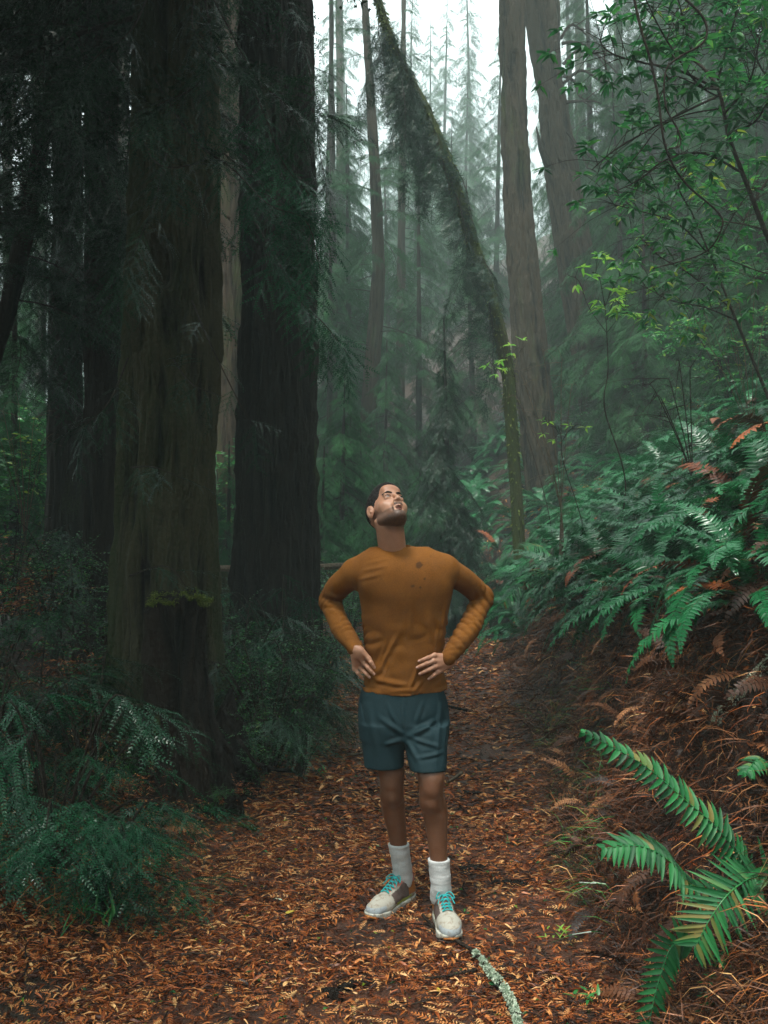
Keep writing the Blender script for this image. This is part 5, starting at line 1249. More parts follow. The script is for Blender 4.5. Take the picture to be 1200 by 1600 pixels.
M['shorts'] = cloth('teal_cloth', (.005, .019, .023), (.012, .034, .041), 1200, rough=.7)
M['sock'] = cloth('white_knit', (.45, .46, .45), (.66, .67, .66), 500)
def flat(name, col, rough=.6, n=40, dirt=None, amt=.5):
    t = NT(name); w = t.coord('Object'); a = t.noise(w, n, 4, .7); c = t.mix(t.ramp(a, [(.5, (0, 0, 0)), (.7, (amt, amt, amt))]), col, dirt or tuple(x*.5 for x in col)); return t.pbr(c, rough, .3, bump=a, bstr=.15, bdist=.003)
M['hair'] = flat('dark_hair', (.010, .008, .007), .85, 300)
M['shoe'] = flat('dusty_mesh', (.42, .40, .34), .8, 45, (.2, .13, .08), .7)
M['shoe_grey'] = flat('grey_toe', (.36, .40, .42), .7, 60, (.2, .14, .09), .6)
M['sole'] = flat('pale_foam', (.5, .5, .43), .7, 50, (.14, .08, .045), .9)
M['gum'] = flat('orange_rubber', (.4, .14, .03), .6, 50, (.08, .05, .03), .8)
M['lace'] = flat('teal_lace', (.03, .38, .38), .7, 80)
M['pink'] = flat('pink_lining', (.5, .19, .15), .8, 60)
M['lime'] = flat('lime_panel', (.35, .42, .05), .6, 60)
M['darkpanel'] = flat('dark_panel', (.11, .08, .07), .6, 60)
M['eye_white'] = flat('eye_white', (.30, .25, .22), .5, 60)
M['iris'] = flat('dark_iris', (.03, .015, .01), .2, 60)
M['lip'] = flat('lip', (.26, .10, .08), .65, 90)

# ---- pose (metres, from where the photograph shows each joint)
SHL, SHR_ = Q(551, 897, 3.89), Q(696, 889, 3.87)            # picture left and right shoulders
ELL, ELR = Q(516, 940, 4.00), Q(754, 936, 3.98)
WRL, WRR = Q(557, 1016, 3.82), Q(699, 1030, 3.80)
NECK0, NECK1 = Q(616, 866, 3.90), Q(610, 815, 3.87)
HEADC = Q(606, 799, 3.86)
HIPC = Q(630, 1075, 3.88)

# ---- head, in its own frame (x: his right-hand side, y: face, z: crown)
yaw, pit, roll = math.radians(27), math.radians(43), math.radians(-5)
HB = np.array([[-1, 0, 0], [0, -1, 0], [0, 0, 1.0]]).T       # local -> world when facing the camera
HR = Rz(yaw)[0] @ HB @ Rx(pit)[0] @ Ry(roll)[0]
HS = 1.0
def hl(p): return (np.asarray(p, float)*HS) @ HR.T + HEADC
hf = Field([-.12, -.15, -.21], [.12, .15, .15], .0024)
hf.ell((0, -.018, .028), (.0755, .097, .086), k=0)
hf.ell((0, .022, -.035), (.060, .067, .082), k=.02)
hf.cap((-.045, -.002, -.062), (-.013, .066, -.100), .019, .015, .02).cap((.045, -.002, -.062), (.013, .066, -.100), .019, .015, .02)
hf.ell((0, .078, -.100), (.021, .015, .015), k=.014)
hf.ell((0, .05, -.085), (.04, .035, .025), k=.02)
hf.cap((-.034, .073, .022), (-.006, .084, .020), .0095, .009, .010).cap((.034, .073, .022), (.006, .084, .020), .0095, .009, .010)
hf.ell((0, .07, .055), (.045, .025, .03), k=.02)
for s in (-1, 1):
    hf.ell((s*.043, .048, -.024), (.020, .020, .018), k=.025)
    hf.ell((s*.031, .090, .003), (.0155, .012, .0085), k=.009, mode='sub')
    hf.ell((s*.030, .073, .002), (.0145, .0135, .0125), k=.004)
    hf.cap((s*.017, .083, .0085), (s*.043, .077, .0075), .0035, .0035, .004); hf.cap((s*.018, .082, -.006), (s*.042, .077, -.006), .0028, .0028, .004)
    hf.ell((s*.012, .098, -.034), (.0075, .010, .0075), k=.005)
hf.cap((0, .083, .016), (0, .106, -.026), .0075, .0098, .008); hf.ell((0, .104, -.029), (.0105, .0095, .009), k=.006)
for s in (-1, 1): hf.ell((s*.007, .104, -.041), (.0038, .005, .0035), k=.002, mode='sub')
hf.cap((-.012, .088, -.050), (.012, .088, -.050), .010, .010, .012)
hf.cap((-.021, .083, -.0655), (0, .0935, -.061), .0048, .0062, .004).cap((.021, .083, -.0655), (0, .0935, -.061), .0048, .0062, .004)
hf.cap((-.017, .082, -.0765), (.017, .082, -.0765), .0065, .0065, .006); hf.ell((0, .087, -.0765), (.012, .006, .006), k=.004)
hf.ell((0, .096, -.0698), (.0150, .016, .0042), k=.001, mode='sub')
for s in (-1, 1):
    Re = (Rz(s*.35)[0] @ Ry(s*.12)[0] @ Rx(-.15)[0]); hf.ell((s*.080, -.012, -.004), (.008, .0185, .031), Re, k=.007)
    hf.ell((s*.0885, -.008, .002), (.005, .0105, .019), Re, k=.003, mode='sub'); hf.ell((s*.080, -.002, -.012), (.007, .005, .007), k=.003)
# neck from the skull to the collar
NL0 = (np.array(NECK0)-HEADC) @ HR; 
hf2lo = np.minimum(NL0, -.1)
V, Fq = hf.nets(); V = skin_pts(V, Fq, 1); Vl = V.copy()
# beard mask in head coordinates: jaw, chin, upper lip; not the lips; strengthened under the jaw to paint its shade
def beard_and_shade(v):
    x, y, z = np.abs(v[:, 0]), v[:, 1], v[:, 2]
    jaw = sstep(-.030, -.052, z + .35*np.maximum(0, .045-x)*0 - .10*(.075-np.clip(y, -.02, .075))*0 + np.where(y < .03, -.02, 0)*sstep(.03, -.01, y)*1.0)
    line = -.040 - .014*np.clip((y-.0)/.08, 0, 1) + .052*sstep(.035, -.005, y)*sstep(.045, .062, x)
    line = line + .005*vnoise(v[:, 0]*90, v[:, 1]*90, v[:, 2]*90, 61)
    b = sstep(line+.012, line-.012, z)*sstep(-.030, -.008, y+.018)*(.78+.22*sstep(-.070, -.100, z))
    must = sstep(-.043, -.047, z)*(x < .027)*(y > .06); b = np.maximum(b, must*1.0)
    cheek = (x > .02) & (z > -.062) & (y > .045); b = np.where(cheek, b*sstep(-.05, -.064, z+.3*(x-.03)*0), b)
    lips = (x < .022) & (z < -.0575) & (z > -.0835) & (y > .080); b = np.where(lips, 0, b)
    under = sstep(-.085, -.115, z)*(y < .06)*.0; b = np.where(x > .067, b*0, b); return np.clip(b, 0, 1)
bm = beard_and_shade(Vl)
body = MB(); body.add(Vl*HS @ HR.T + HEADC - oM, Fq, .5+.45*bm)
# neck
lo = np.minimum(NECK0, HEADC)-[.12, .12, .14]; hi = np.maximum(NECK0, HEADC)+[.12, .12, .06]
nf = Field(lo, hi, .004); j0 = hl((0, -.03, -.055)); j1 = hl((0, .012, -.075))
nf.cap(NECK0+[0, .01, -.05], j0, .060, .056, 0); nf.cap(NECK0+[0, -.015, -.03], j1, .052, .044, .02)
nf.cap(NECK0+[-.04, .02, -.09], NECK0+[.04, .02, -.09], .045, .045, .03)
nf.cap(NECK0+[-.012, -.05, -.02], hl((.055, -.02, -.05)), .012, .012, .02); nf.cap(NECK0+[.012, -.05, -.02], hl((-.055, -.02, -.05)), .012, .012, .02)
nf.ell((NECK0+j1)/2+[.006, -.048, -.004], (.010, .011, .013), k=.012)
Vn, Fn = nf.nets(); Vn = skin_pts(Vn, Fn, 2); vh = (Vn-HEADC) @ HR
bn = sstep(-.150, -.105, vh[:, 2])*sstep(-.02, .015, vh[:, 1]); body.add(Vn-oM, Fn, .5+.40*bn)  # beard tone carried down the neck, painting in the shadow under the chin
# torso under the shirt, arms, hands and legs
bf = Field(np.array(oM)+[-.5, -.25, .06], np.array(oM)+[.5, .45, 1.56], .0085)
def torso(f, g=0.0, k=0):
    cx = lambda px, py: Q(px, py, 3.88)[0]
    rows = []
    for (py, xl, xr, ry, cyo) in [(1125, 564, 696, .112, 0), (1098, 563, 696, .115, 0), (1075, 564, 697, .113, 0), (1040, 569, 693, .105, 0), (1000, 571, 692, .102, -.005), (960, 567, 698, .112, -.01), (925, 562, 705, .125, -.012), (895, 558, 706, .122, -.005), (872, 560, 694, .10, .01), (856, 580, 668, .075, .03)]:
        p0, p1 = Q(xl, py, 3.88), Q(xr, py, 3.88); rows.append((p0[2], (p0[0]+p1[0])/2, 3.88+cyo, (p1[0]-p0[0])/2+g, ry+g))
    f.loft(rows, k, 2.25)
torso(bf, -.014)
bf.chain([SHL, (SHL+ELL)/2, ELL], [.038, .034, .028], .03); bf.chain([SHR_, (SHR_+ELR)/2, ELR], [.038, .034, .028], .03)
bf.chain([ELL, (ELL+WRL)/2, WRL], [.030, .028, .025], .01); bf.chain([ELR, (ELR+WRR)/2, WRR], [.030, .028, .025], .01)
# legs: hip, knee, ankle
def leg(f, hip, knee, calf, ank, heel, sgn):
    f.chain([hip, (hip+knee)/2+[0, -.015, 0], knee+[0, 0, .04]], [.070, .062, .052], .03)
    f.chain([knee+[0, 0, .05], knee, knee+[0, .01, -.06]], [.052, .051, .046], .02)
    f.chain([knee+[0, .01, -.05], calf+[0, .0, 0], (calf+ank)/2, ank, heel], [.046, .050, .038, .031, .032], .02, 20)
    f.ell(knee+[0, -.040, .005], (.027, .018, .032), k=.02); f.ell(calf+[sgn*.014, .028, .02], (.034, .032, .075), k=.03); f.ell(knee+[0, -.035, -.055], (.015, .014, .02), k=.02)
KL, KR = Q(612, 1222, 3.86), Q(674, 1232, 3.74)
CL, CR = Q(615, 1262, 3.91), Q(680, 1275, 3.77)
AL, AR = Q(629, 1362, 3.985), Q(689, 1385, 3.76)
leg(bf, Q(597, 1125, 3.89), KL, CL, AL, AL+[.0, .02, -.03], -1); leg(bf, Q(664, 1125, 3.87), KR, CR, AR, AR+[0, .02, -.03], 1)
Vb, Fb = bf.nets(); Vb = skin_pts(Vb, Fb, 2); body.add(Vb-oM, Fb, np.where(Vb[:, 2] < .9, .15, .5))

# ---- hands on the hips
def hand(wrist, knuckles, tips, bulge, palmn, thumb, side):
    """wrist point; four knuckle and four tip points (index first); bulge: finger arch direction; thumb: three points"""
    allp = np.array([wrist]+list(knuckles)+list(tips)+list(thumb)); f = Field(allp.min(0)-.035, allp.max(0)+.035, .0022)
    kn = np.array(knuckles); pn = norm(palmn)
    f.cap(wrist-(kn.mean(0)-wrist)*.35, wrist, .025, .024, 0, sq=(pn, 1.25))
    for q in range(4): f.cap(wrist+(kn[q]-kn.mean(0))*.45, kn[q], .0165, .0105, .012, sq=(pn, 1.1))
    f.ell(wrist*.45+kn.mean(0)*.55, (.03, .03, .03), frame_x(norm(kn[3]-kn[0]), pn)[0] @ np.diag([1, 1, 1.0]), k=.01) if False else None
    f.cap(wrist*.6+thumb[0]*.4, thumb[0], .015, .014, .014)
    nails = []
    for q in range(4):
        a, b = kn[q], np.array(tips[q]); r0 = [.0092, .0095, .0092, .0080][q]
        p1 = a*.56+b*.44+bulge*[.008, .009, .009, .008][q]; p2 = a*.26+b*.74+bulge*[.007, .008, .008, .006][q]
        f.cap(a, p1, r0*1.06, r0*.98, .004); f.cap(p1, p2, r0*.98, r0*.88, .001); f.cap(p2, b, r0*.88, r0*.74, .001)
        f.ell(a+bulge*.003, (r0*1.12,)*3, k=.006); f.ell(p1+bulge*.001, (r0*1.03,)*3, k=.003)
        nails.append((b, norm(b-p2), r0))
    t0, t1, t2 = thumb; f.cap(t0, t1, .0125, .0108, .006); f.cap(t1, t2, .0108, .0085, .002)
    V, F = f.nets(); V = skin_pts(V, F, 1); body.add(V-oM, F, .5); return nails
# picture left hand (his right): fingers run down and right over the shirt
shY = lambda px, py, base=3.88: base
def surfY(px, py):
    """depth of the torso front at a pixel"""
    z = Q(px, py, 3.80)[2]; x = Q(px, py, 3.80)[0]; c0, c1 = Q(565, py, 3.88), Q(694, py, 3.88); cx_ = (c0[0]+c1[0])/2; rx = (c1[0]-c0[0])/2+.004; u = min(.985, abs((x-cx_)/rx)); return 3.88-.112*(1-u**2.25)**(1/2.25)
def onT(px, py, lift=.012): return Q(px, py, surfY(px, py)-lift)
nl = hand(Q(559, 1021, 3.805), [onT(576, 1029, .016), onT(569, 1036, .018), onT(561, 1041, .018), Q(554, 1045, surfY(566, 1045)-.010)],
          [onT(585, 1043, .009), onT(584, 1053, .009), onT(577, 1058, .009), onT(567, 1061, .008)], norm([-.05, -1, .15]), norm([-.2, -1, .1]),
          [Q(566, 1022, 3.83), Q(572, 1030, 3.86), Q(575, 1040, 3.88)], -1)
nr2 = hand(Q(699, 1033, 3.80), [onT(679, 1024, .016), onT(677, 1033, .020), onT(679, 1042, .021), onT(684, 1050, .018)],
           [onT(655, 1033, .009), onT(652, 1043, .009), onT(656, 1053, .009), onT(670, 1061, .009)], norm([.05, -1, .15]), norm([.1, -1, .1]),
           [Q(690, 1028, 3.83), Q(684, 1034, 3.87), Q(680, 1044, 3.89)], 1)
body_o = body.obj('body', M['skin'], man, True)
M['nail'] = flat('nail', (.55, .33, .26), .3, 60)
for (b, d, r0) in nl+nr2: tube(nm_ := MB(), [b-d*.004-oM+np.array([0, -.0062, .0015]), b+d*.004-oM+np.array([0, -.0055, .001])], [.0042, .0038], 8); nm_.obj('fingernail', M['nail'], man, True)

# ---- eyes, brows, lips, hair
for s in (-1, 1):
    e = Field([s*.030-.016, .058, -.013], [s*.030+.016, .094, .017], .0012); e.ell((s*.030, .0735, .0010), (.0132, .0132, .0088), k=0); Vv, Ff = e.nets()
    g = norm(np.array([-.05*1, 1, .18])); ev = Vv*HS @ HR.T + HEADC
    c = np.array([s*.030, .0735, .0015]); 
    eo = MB().add(ev-oM, Ff).obj('eye', M['eye_white'], man, True)
    im = MB(); cc = c+np.array([-.001, .0105, .0022]); th = np.arange(16)/16*6.283; ring = np.stack([cc[0]+.0068*np.cos(th), np.full(16, cc[1]+.0012), cc[2]+.0056*np.sin(th)], -1); ctr = cc+[0, .0026, 0]
    im.add(np.vstack([ring, ctr]) @ HR.T + HEADC - oM, np.stack([np.arange(16), (np.arange(16)+1) % 16, np.full(16, 16)], -1)); im.obj('iris', M['iris'], eo, True)
    bf_ = Field([s*.03-.03, .05, .008], [s*.03+.03, .11, .045], .0018); bf_.chain([(s*.011, .0905, .020), (s*.028, .0865, .0265), (s*.047, .0705, .0225)], [.0040, .0046, .0022], 0, 12, sq=((0, 0, 1), 1.1))
    Vv, Ff = bf_.nets(); MB().add(Vv @ HR.T + HEADC - oM, Ff).obj('eyebrow', M['hair'], man, True)
    lm_ = MB(); tube(lm_, catmull(np.array([(s*.016, .0868, .0060), (s*.030, .0892, .0080), (s*.045, .0795, .0052)]) @ HR.T + HEADC - oM, 8), [.0006, .0012, .0014, .0014, .0014, .0013, .0012, .0006], 5); lm_.obj('lash_shade', M['hair'], man, True)  # dark lash line that also stands for the shade on the upper eye
mo = MB(); tube(mo, catmull(np.array([(-.015, .0885, -.0700), (0, .0945, -.0700), (.015, .0885, -.0700)]) @ HR.T + HEADC - oM, 9), [.0008, .0014, .002, .0022, .0022, .0022, .002, .0014, .0008], 6); M['mouth_shade'] = flat('mouth_shade_red', (.05, .012, .01), .5, 80); mo.obj('mouth_shade', M['mouth_shade'], man, True)  # dark strip set between the lips as the shadow of the open mouth
for nm2, zz, pts in (('upper_lip', 0, [(-.019, .0865, -.0660), (-.006, .0955, -.0615), (0, .0958, -.0622), (.006, .0955, -.0615), (.019, .0865, -.0660)]), ('lower_lip', 0, [(-.017, .0855, -.0735), (-.006, .0915, -.0785), (.006, .0915, -.0785), (.017, .0855, -.0735)])):
    lf_ = Field([-.03, .07, -.09], [.03, .105, -.05], .0016); lf_.chain(pts, [.0018, .0034, .0018], 0, 14); Vv, Ff = lf_.nets(); MB().add(Vv @ HR.T + HEADC - oM, Ff).obj('lip', M['lip'], man, True)
h2 = Field([-.12, -.15, -.12], [.12, .14, .17], .0028); h2.ell((0, -.021, .036), (.0795, .1005, .091), k=0); h2.ell((0, .012, .082), (.058, .075, .042), k=.02)
X3, Y3, Z3 = np.meshgrid(*h2.ax, indexing='ij')
ang = .0022*vnoise(X3*160, Y3*160, Z3*80, 3)+.0022*vnoise(X3*330, Y3*330, Z3*200, 4); h2.f = h2.f + ang
lineZ = np.interp(Y3, [-.13, -.09, -.03, .0, .012, .03, .05, .062, .075, .12], [-.085, -.07, -.035, -.022, -.016, .018, .03, .068, .077, .085])
h2.f = np.maximum(h2.f, (lineZ-Z3)*.8 + .004*vnoise(X3*200, Y3*200, Z3*200, 9))
h2.ell((.088, -.012, -.006), (.022, .024, .036), k=.004, mode='sub').ell((-.088, -.012, -.006), (.022, .024, .036), k=.004, mode='sub')
# fade of the sides: thinner shell low down
h2.f = h2.f + .0028*sstep(.05, -.02, Z3)
Vv, Ff = h2.nets(); MB().add(Vv @ HR.T + HEADC - oM, Ff).obj('hair', M['hair'], man, True)

# ---- shirt
sf = Field(np.array([Q(480, 900)[0]-.03, 3.66, Q(600, 1095)[2]-.02]), np.array([Q(790, 900)[0]+.03, 4.14, Q(600, 845)[2]+.05]), .0045)
torso(sf, .004)
sf.ell(Q(652, 905, 3.80), (.078, .035, .07), k=.05); sf.ell(Q(598, 907, 3.80), (.075, .035, .07), k=.05)
sf.cap(NECK0+[-.05, .02, -.018], SHL+[.015, 0, .008], .034, .050, .05); sf.cap(NECK0+[.05, .02, -.014], SHR_+[-.015, 0, .008], .034, .052, .05); sf.cap(NECK0+[-.04, .03, -.01], NECK0+[.04, .03, -.01], .045, .045, .03)
def arm_pts(S, E, W):
    d = W-E; Wc = W-norm(d)*.004; return S, E, Wc
def sleeve(S, E, W, out):
    sf.chain([S, S*.5+E*.5+np.array([out*.012, .0, .006]), E+np.array([0, 0, .012])], [.058, .053, .047], .03, 18)
    sf.cap(E+np.array([0, 0, .012]), E-np.array([0, .0, .006]), .048, .047, .012)
    sf.chain([E, E*.5+W*.5+np.array([out*.010, 0, -.006]), W], [.047, .045, .034], .012, 18)
    c = W-norm(W-E)*.004; sf.cap(c-norm(W-E)*.012, c, .0355, .0355, .003)
sleeve(SHL, ELL, WRL, -1); sleeve(SHR_, ELR, WRR, 1)
X3, Y3, Z3 = np.meshgrid(*sf.ax, indexing='ij')
# wrinkles as real folds
def foldfield(P0, P1, wl, amp, rad, seed, squeeze=1.0, tilt=0.0, s0=0, s1=1):
    d = P1-P0; L = np.linalg.norm(d); d = d/L; px_, py_, pz_ = X3-P0[0], Y3-P0[1], Z3-P0[2]; t = px_*d[0]+py_*d[1]+pz_*d[2]
    rr = np.sqrt(np.maximum(0, px_**2+py_**2+pz_**2-t*t)); wob = .022*vnoise(X3*11, Y3*11, Z3*11, seed)+tilt*(px_*.9-py_*.7)
    env = sstep(s0*L-.03, s0*L+.03, t)*sstep(s1*L+.03, s1*L-.03, t)*sstep(rad*1.6, rad, rr)*np.clip(.35+.9*vnoise(X3*13, Y3*13, Z3*13, seed+3), 0, 1)
    ph = (t+wob)/wl*2*np.pi; w = 1-2*np.abs(np.sin(ph/2))**.8
    return amp*w*env
sf.f += foldfield(SHL, ELL, .034, .0030, .07, 1, tilt=.4, s0=.45)+foldfield(ELL, WRL, .034, .0055, .07, 2, tilt=.35, s0=-.1, s1=.8)+foldfield(ELL, WRL, .023, .0035, .07, 12, tilt=-.5, s0=-.1, s1=1)+foldfield(SHR_, ELR, .034, .0030, .07, 3, tilt=-.4, s0=.5)+foldfield(ELR, WRR, .036, .0036, .07, 4, tilt=-.5, s0=-.1, s1=.85)+foldfield(ELR, WRR, .024, .0024, .07, 14, tilt=.6, s0=-.1, s1=1)
def line_fold(a, b, w, amp):
    """a soft ridge of cloth from a to b on the front"""
    global sf
    a, b = np.array(a), np.array(b); d = b-a; L = (d**2).sum(); t = np.clip(((X3-a[0])*d[0]+(Y3-a[1])*d[1]+(Z3-a[2])*d[2])/L, 0, 1)
    q = np.sqrt((X3-a[0]-t*d[0])**2+(Z3-a[2]-t*d[2])**2); m = (Y3 < 3.9)
    sf.f -= m*amp*(np.exp(-(q/w)**2)-.55*np.exp(-((q-1.7*w)/w)**2))*np.sin(np.pi*np.clip(t*.9+.08, 0, 1))
for (x0, y0, x1, y1, w, amp) in [(588, 1055, 625, 985, .010, .007), (580, 1062, 640, 1072, .010, .006), (586, 1050, 606, 1000, .007, .005), (652, 1045, 640, 1078, .008, .007), (662, 1062, 645, 1082, .007, .006), (690, 1000, 698, 940, .008, .006), (682, 1010, 690, 955, .007, .004), (574, 880, 610, 872, .006, .003), (566, 892, 606, 884, .006, .003), (560, 906, 600, 896, .007, .003), (640, 1000, 642, 940, .010, .003), (600, 1060, 612, 1020, .006, .004), (610, 1080, 660, 1078, .008, .004), (672, 1000, 668, 950, .012, .004)]:
    line_fold(Q(x0, y0, 3.77), Q(x1, y1, 3.77), w, amp)
sf.f += .005*fbm(X3*7, Y3*7, Z3*6, 31, 2) + .0036*(1-2*np.abs(vnoise(X3*16+Z3*9, Y3*10, Z3*22-X3*8, 33)))*sstep(Q(0, 930)[2], Q(0, 1010)[2], Z3)
# hem plane, slightly curved, and neck opening
hemz = Q(600, 1085, 3.77)[2]; hem = hemz + .012*((X3-Q(630, 1000, 3.8)[0])/.17)**2 + .004*vnoise(X3*12, 0, 0, 2) - .006
sf.f = np.maximum(sf.f, (hem-Z3)*.9); sf.f += .0010*np.exp(-((Z3-hem-.022)/.0035)**2)
sl = sf.sub(NECK0-[.12, .12, .05], NECK0+[.12, .12, .12]); g = sl[1]
nd = norm(hl((0, 0, -.06))-NECK0*1.0 if False else np.array([-.02, .12, 1.0])); c0 = NECK0+np.array([0, .012, 0])
px_, py_, pz_ = g[0]-c0[0], g[1]-c0[1], g[2]-c0[2]; t_ = px_*nd[0]+py_*nd[1]+pz_*nd[2]; rr = np.sqrt(np.maximum(0, (px_-t_*nd[0])**2+((py_-t_*nd[1])*.93)**2))
sf.put(np.maximum(rr-.0655, -t_-.075), sl[0], .006, 'sub')
ringz = []
for a in np.linspace(0, 2*np.pi, 60):
    q = c0+np.array([.069*math.cos(a), .074*math.sin(a), 0]); ii = np.round((q[:2]-sf.lo[:2])/sf.h).astype(int); colm = sf.f[ii[0], ii[1]]; zz_ = sf.ax[2][colm < 0]; ringz.append(zz_[(zz_ < q[2]+.07)].max() if len(zz_) else q[2])
ringz = np.array(ringz)-c0[2]; ringz = np.array([np.mean(ringz[[(i_+d_) % 59 for d_ in range(-4, 5)]]) for i_ in range(60)]); ringz[59] = ringz[0]
Vs, Fs = sf.nets(); Vs = skin_pts(Vs, Fs, 1)
shirt = MB().add(Vs-oM, Fs).obj('shirt', M['shirt'], man, True)
# collar band, hem seam, cuffs
th = np.linspace(0, 2*np.pi, 60); cm = Field(NECK0-[.1, .12, .05], NECK0+[.1, .12, .09], .0028)
cpts = [c0+np.array([.0672*math.cos(a), .0712*math.sin(a), float(np.clip(ringz[i_], -.03, .03))+.002]) for i_, a in enumerate(th)]
for i in range(59): cm.cap(cpts[i], cpts[i+1], .0060, .0060, .0005, sq=((0, 0, 1), .62))
Vv, Ff = cm.nets(); MB().add(skin_pts(Vv, Ff, 1)-oM, Ff).obj('collar', M['collar'], shirt, True)

# ---- shorts
kf = Field(np.array([Q(545, 1100)[0]-.02, 3.66, Q(600, 1215, 3.8)[2]-.02]), np.array([Q(712, 1100)[0]+.02, 4.08, Q(600, 1070)[2]+.02]), .0048)
rows = []
for (py, xl, xr, ry, cy_) in [(1152, 563, 700, .112, 3.875), (1120, 560, 701, .122, 3.88), (1090, 561, 697, .110, 3.88), (1066, 567, 690, .100, 3.88)]:
    p0, p1 = Q(xl, py, 3.88), Q(xr, py, 3.88); rows.append((p0[2], (p0[0]+p1[0])/2, cy_, (p1[0]-p0[0])/2, ry))
kf.loft(rows, 0, 2.4)
def tubeleg(rows_, k=.02):
    r2 = []
    for (py, xl, xr, ry, cy_) in rows_: p0, p1 = Q(xl, py, cy_), Q(xr, py, cy_); r2.append((p0[2], (p0[0]+p1[0])/2, cy_, (p1[0]-p0[0])/2, ry))
    kf.loft(r2, k, 2.2)
tubeleg([(1222, 571, 631, .092, 3.86), (1200, 569, 631, .093, 3.86), (1165, 566, 632, .10, 3.865), (1130, 564, 634, .105, 3.87)])
tubeleg([(1228, 645, 697, .088, 3.76), (1205, 642, 698, .090, 3.765), (1170, 634, 699, .098, 3.80), (1130, 630, 701, .105, 3.84)])
X3, Y3, Z3 = np.meshgrid(*kf.ax, indexing='ij'); 
def lf2(x0, y0, x1, y1, w, amp):
    a, b = Q(x0, y0, 3.76), Q(x1, y1, 3.76); d = b-a; L = (d**2).sum(); t = np.clip(((X3-a[0])*d[0]+(Z3-a[2])*d[2])/L, 0, 1); q = np.sqrt((X3-a[0]-t*d[0])**2+(Z3-a[2]-t*d[2])**2)
    kf.f = kf.f - (Y3 < 3.88)*amp*(np.exp(-(q/w)**2)-.55*np.exp(-((q-1.7*w)/w)**2))*np.sin(np.pi*np.clip(t*.9+.08, 0, 1))
for a in [(632, 1148, 590, 1120, .010, .007), (636, 1150, 685, 1125, .010, .008), (634, 1155, 655, 1190, .009, .006), (640, 1150, 690, 1165, .008, .006), (630, 1155, 600, 1165, .009, .006), (575, 1105, 590, 1185, .012, .004), (690, 1105, 680, 1190, .010, .005), (650, 1180, 695, 1172, .007, .005), (628, 1090, 632, 1145, .007, .005), (605, 1100, 620, 1135, .008, .005), (660, 1100, 650, 1130, .008, .005)]: lf2(*a)
kf.f += .005*fbm(X3*9, Y3*9, Z3*5, 41, 2)
hz_ = np.where(X3 < Q(636, 1200, 3.8)[0], Q(600, 1203, 3.78)[2], Q(670, 1210, 3.68)[2]); kf.f = np.maximum(kf.f, (hz_+.004*vnoise(X3*20, Y3*10, 0, 1)-Z3)*.9); kf.f = np.maximum(kf.f, Z3-Q(600, 1072, 3.8)[2])
# pocket slits at the sides
for (x0, y0, x1, y1) in [(564, 1098, 570, 1128), (699, 1095, 694, 1122)]:
    a, b = Q(x0, y0, 3.84), Q(x1, y1, 3.80); kf.cap(a, b, .005, .004, .004, 'sub')
# hollow the leg openings
Vk, Fk = kf.nets(); Vk = skin_pts(Vk, Fk, 1); shorts = MB().add(Vk-oM, Fk).obj('shorts', M['shorts'], man, True)

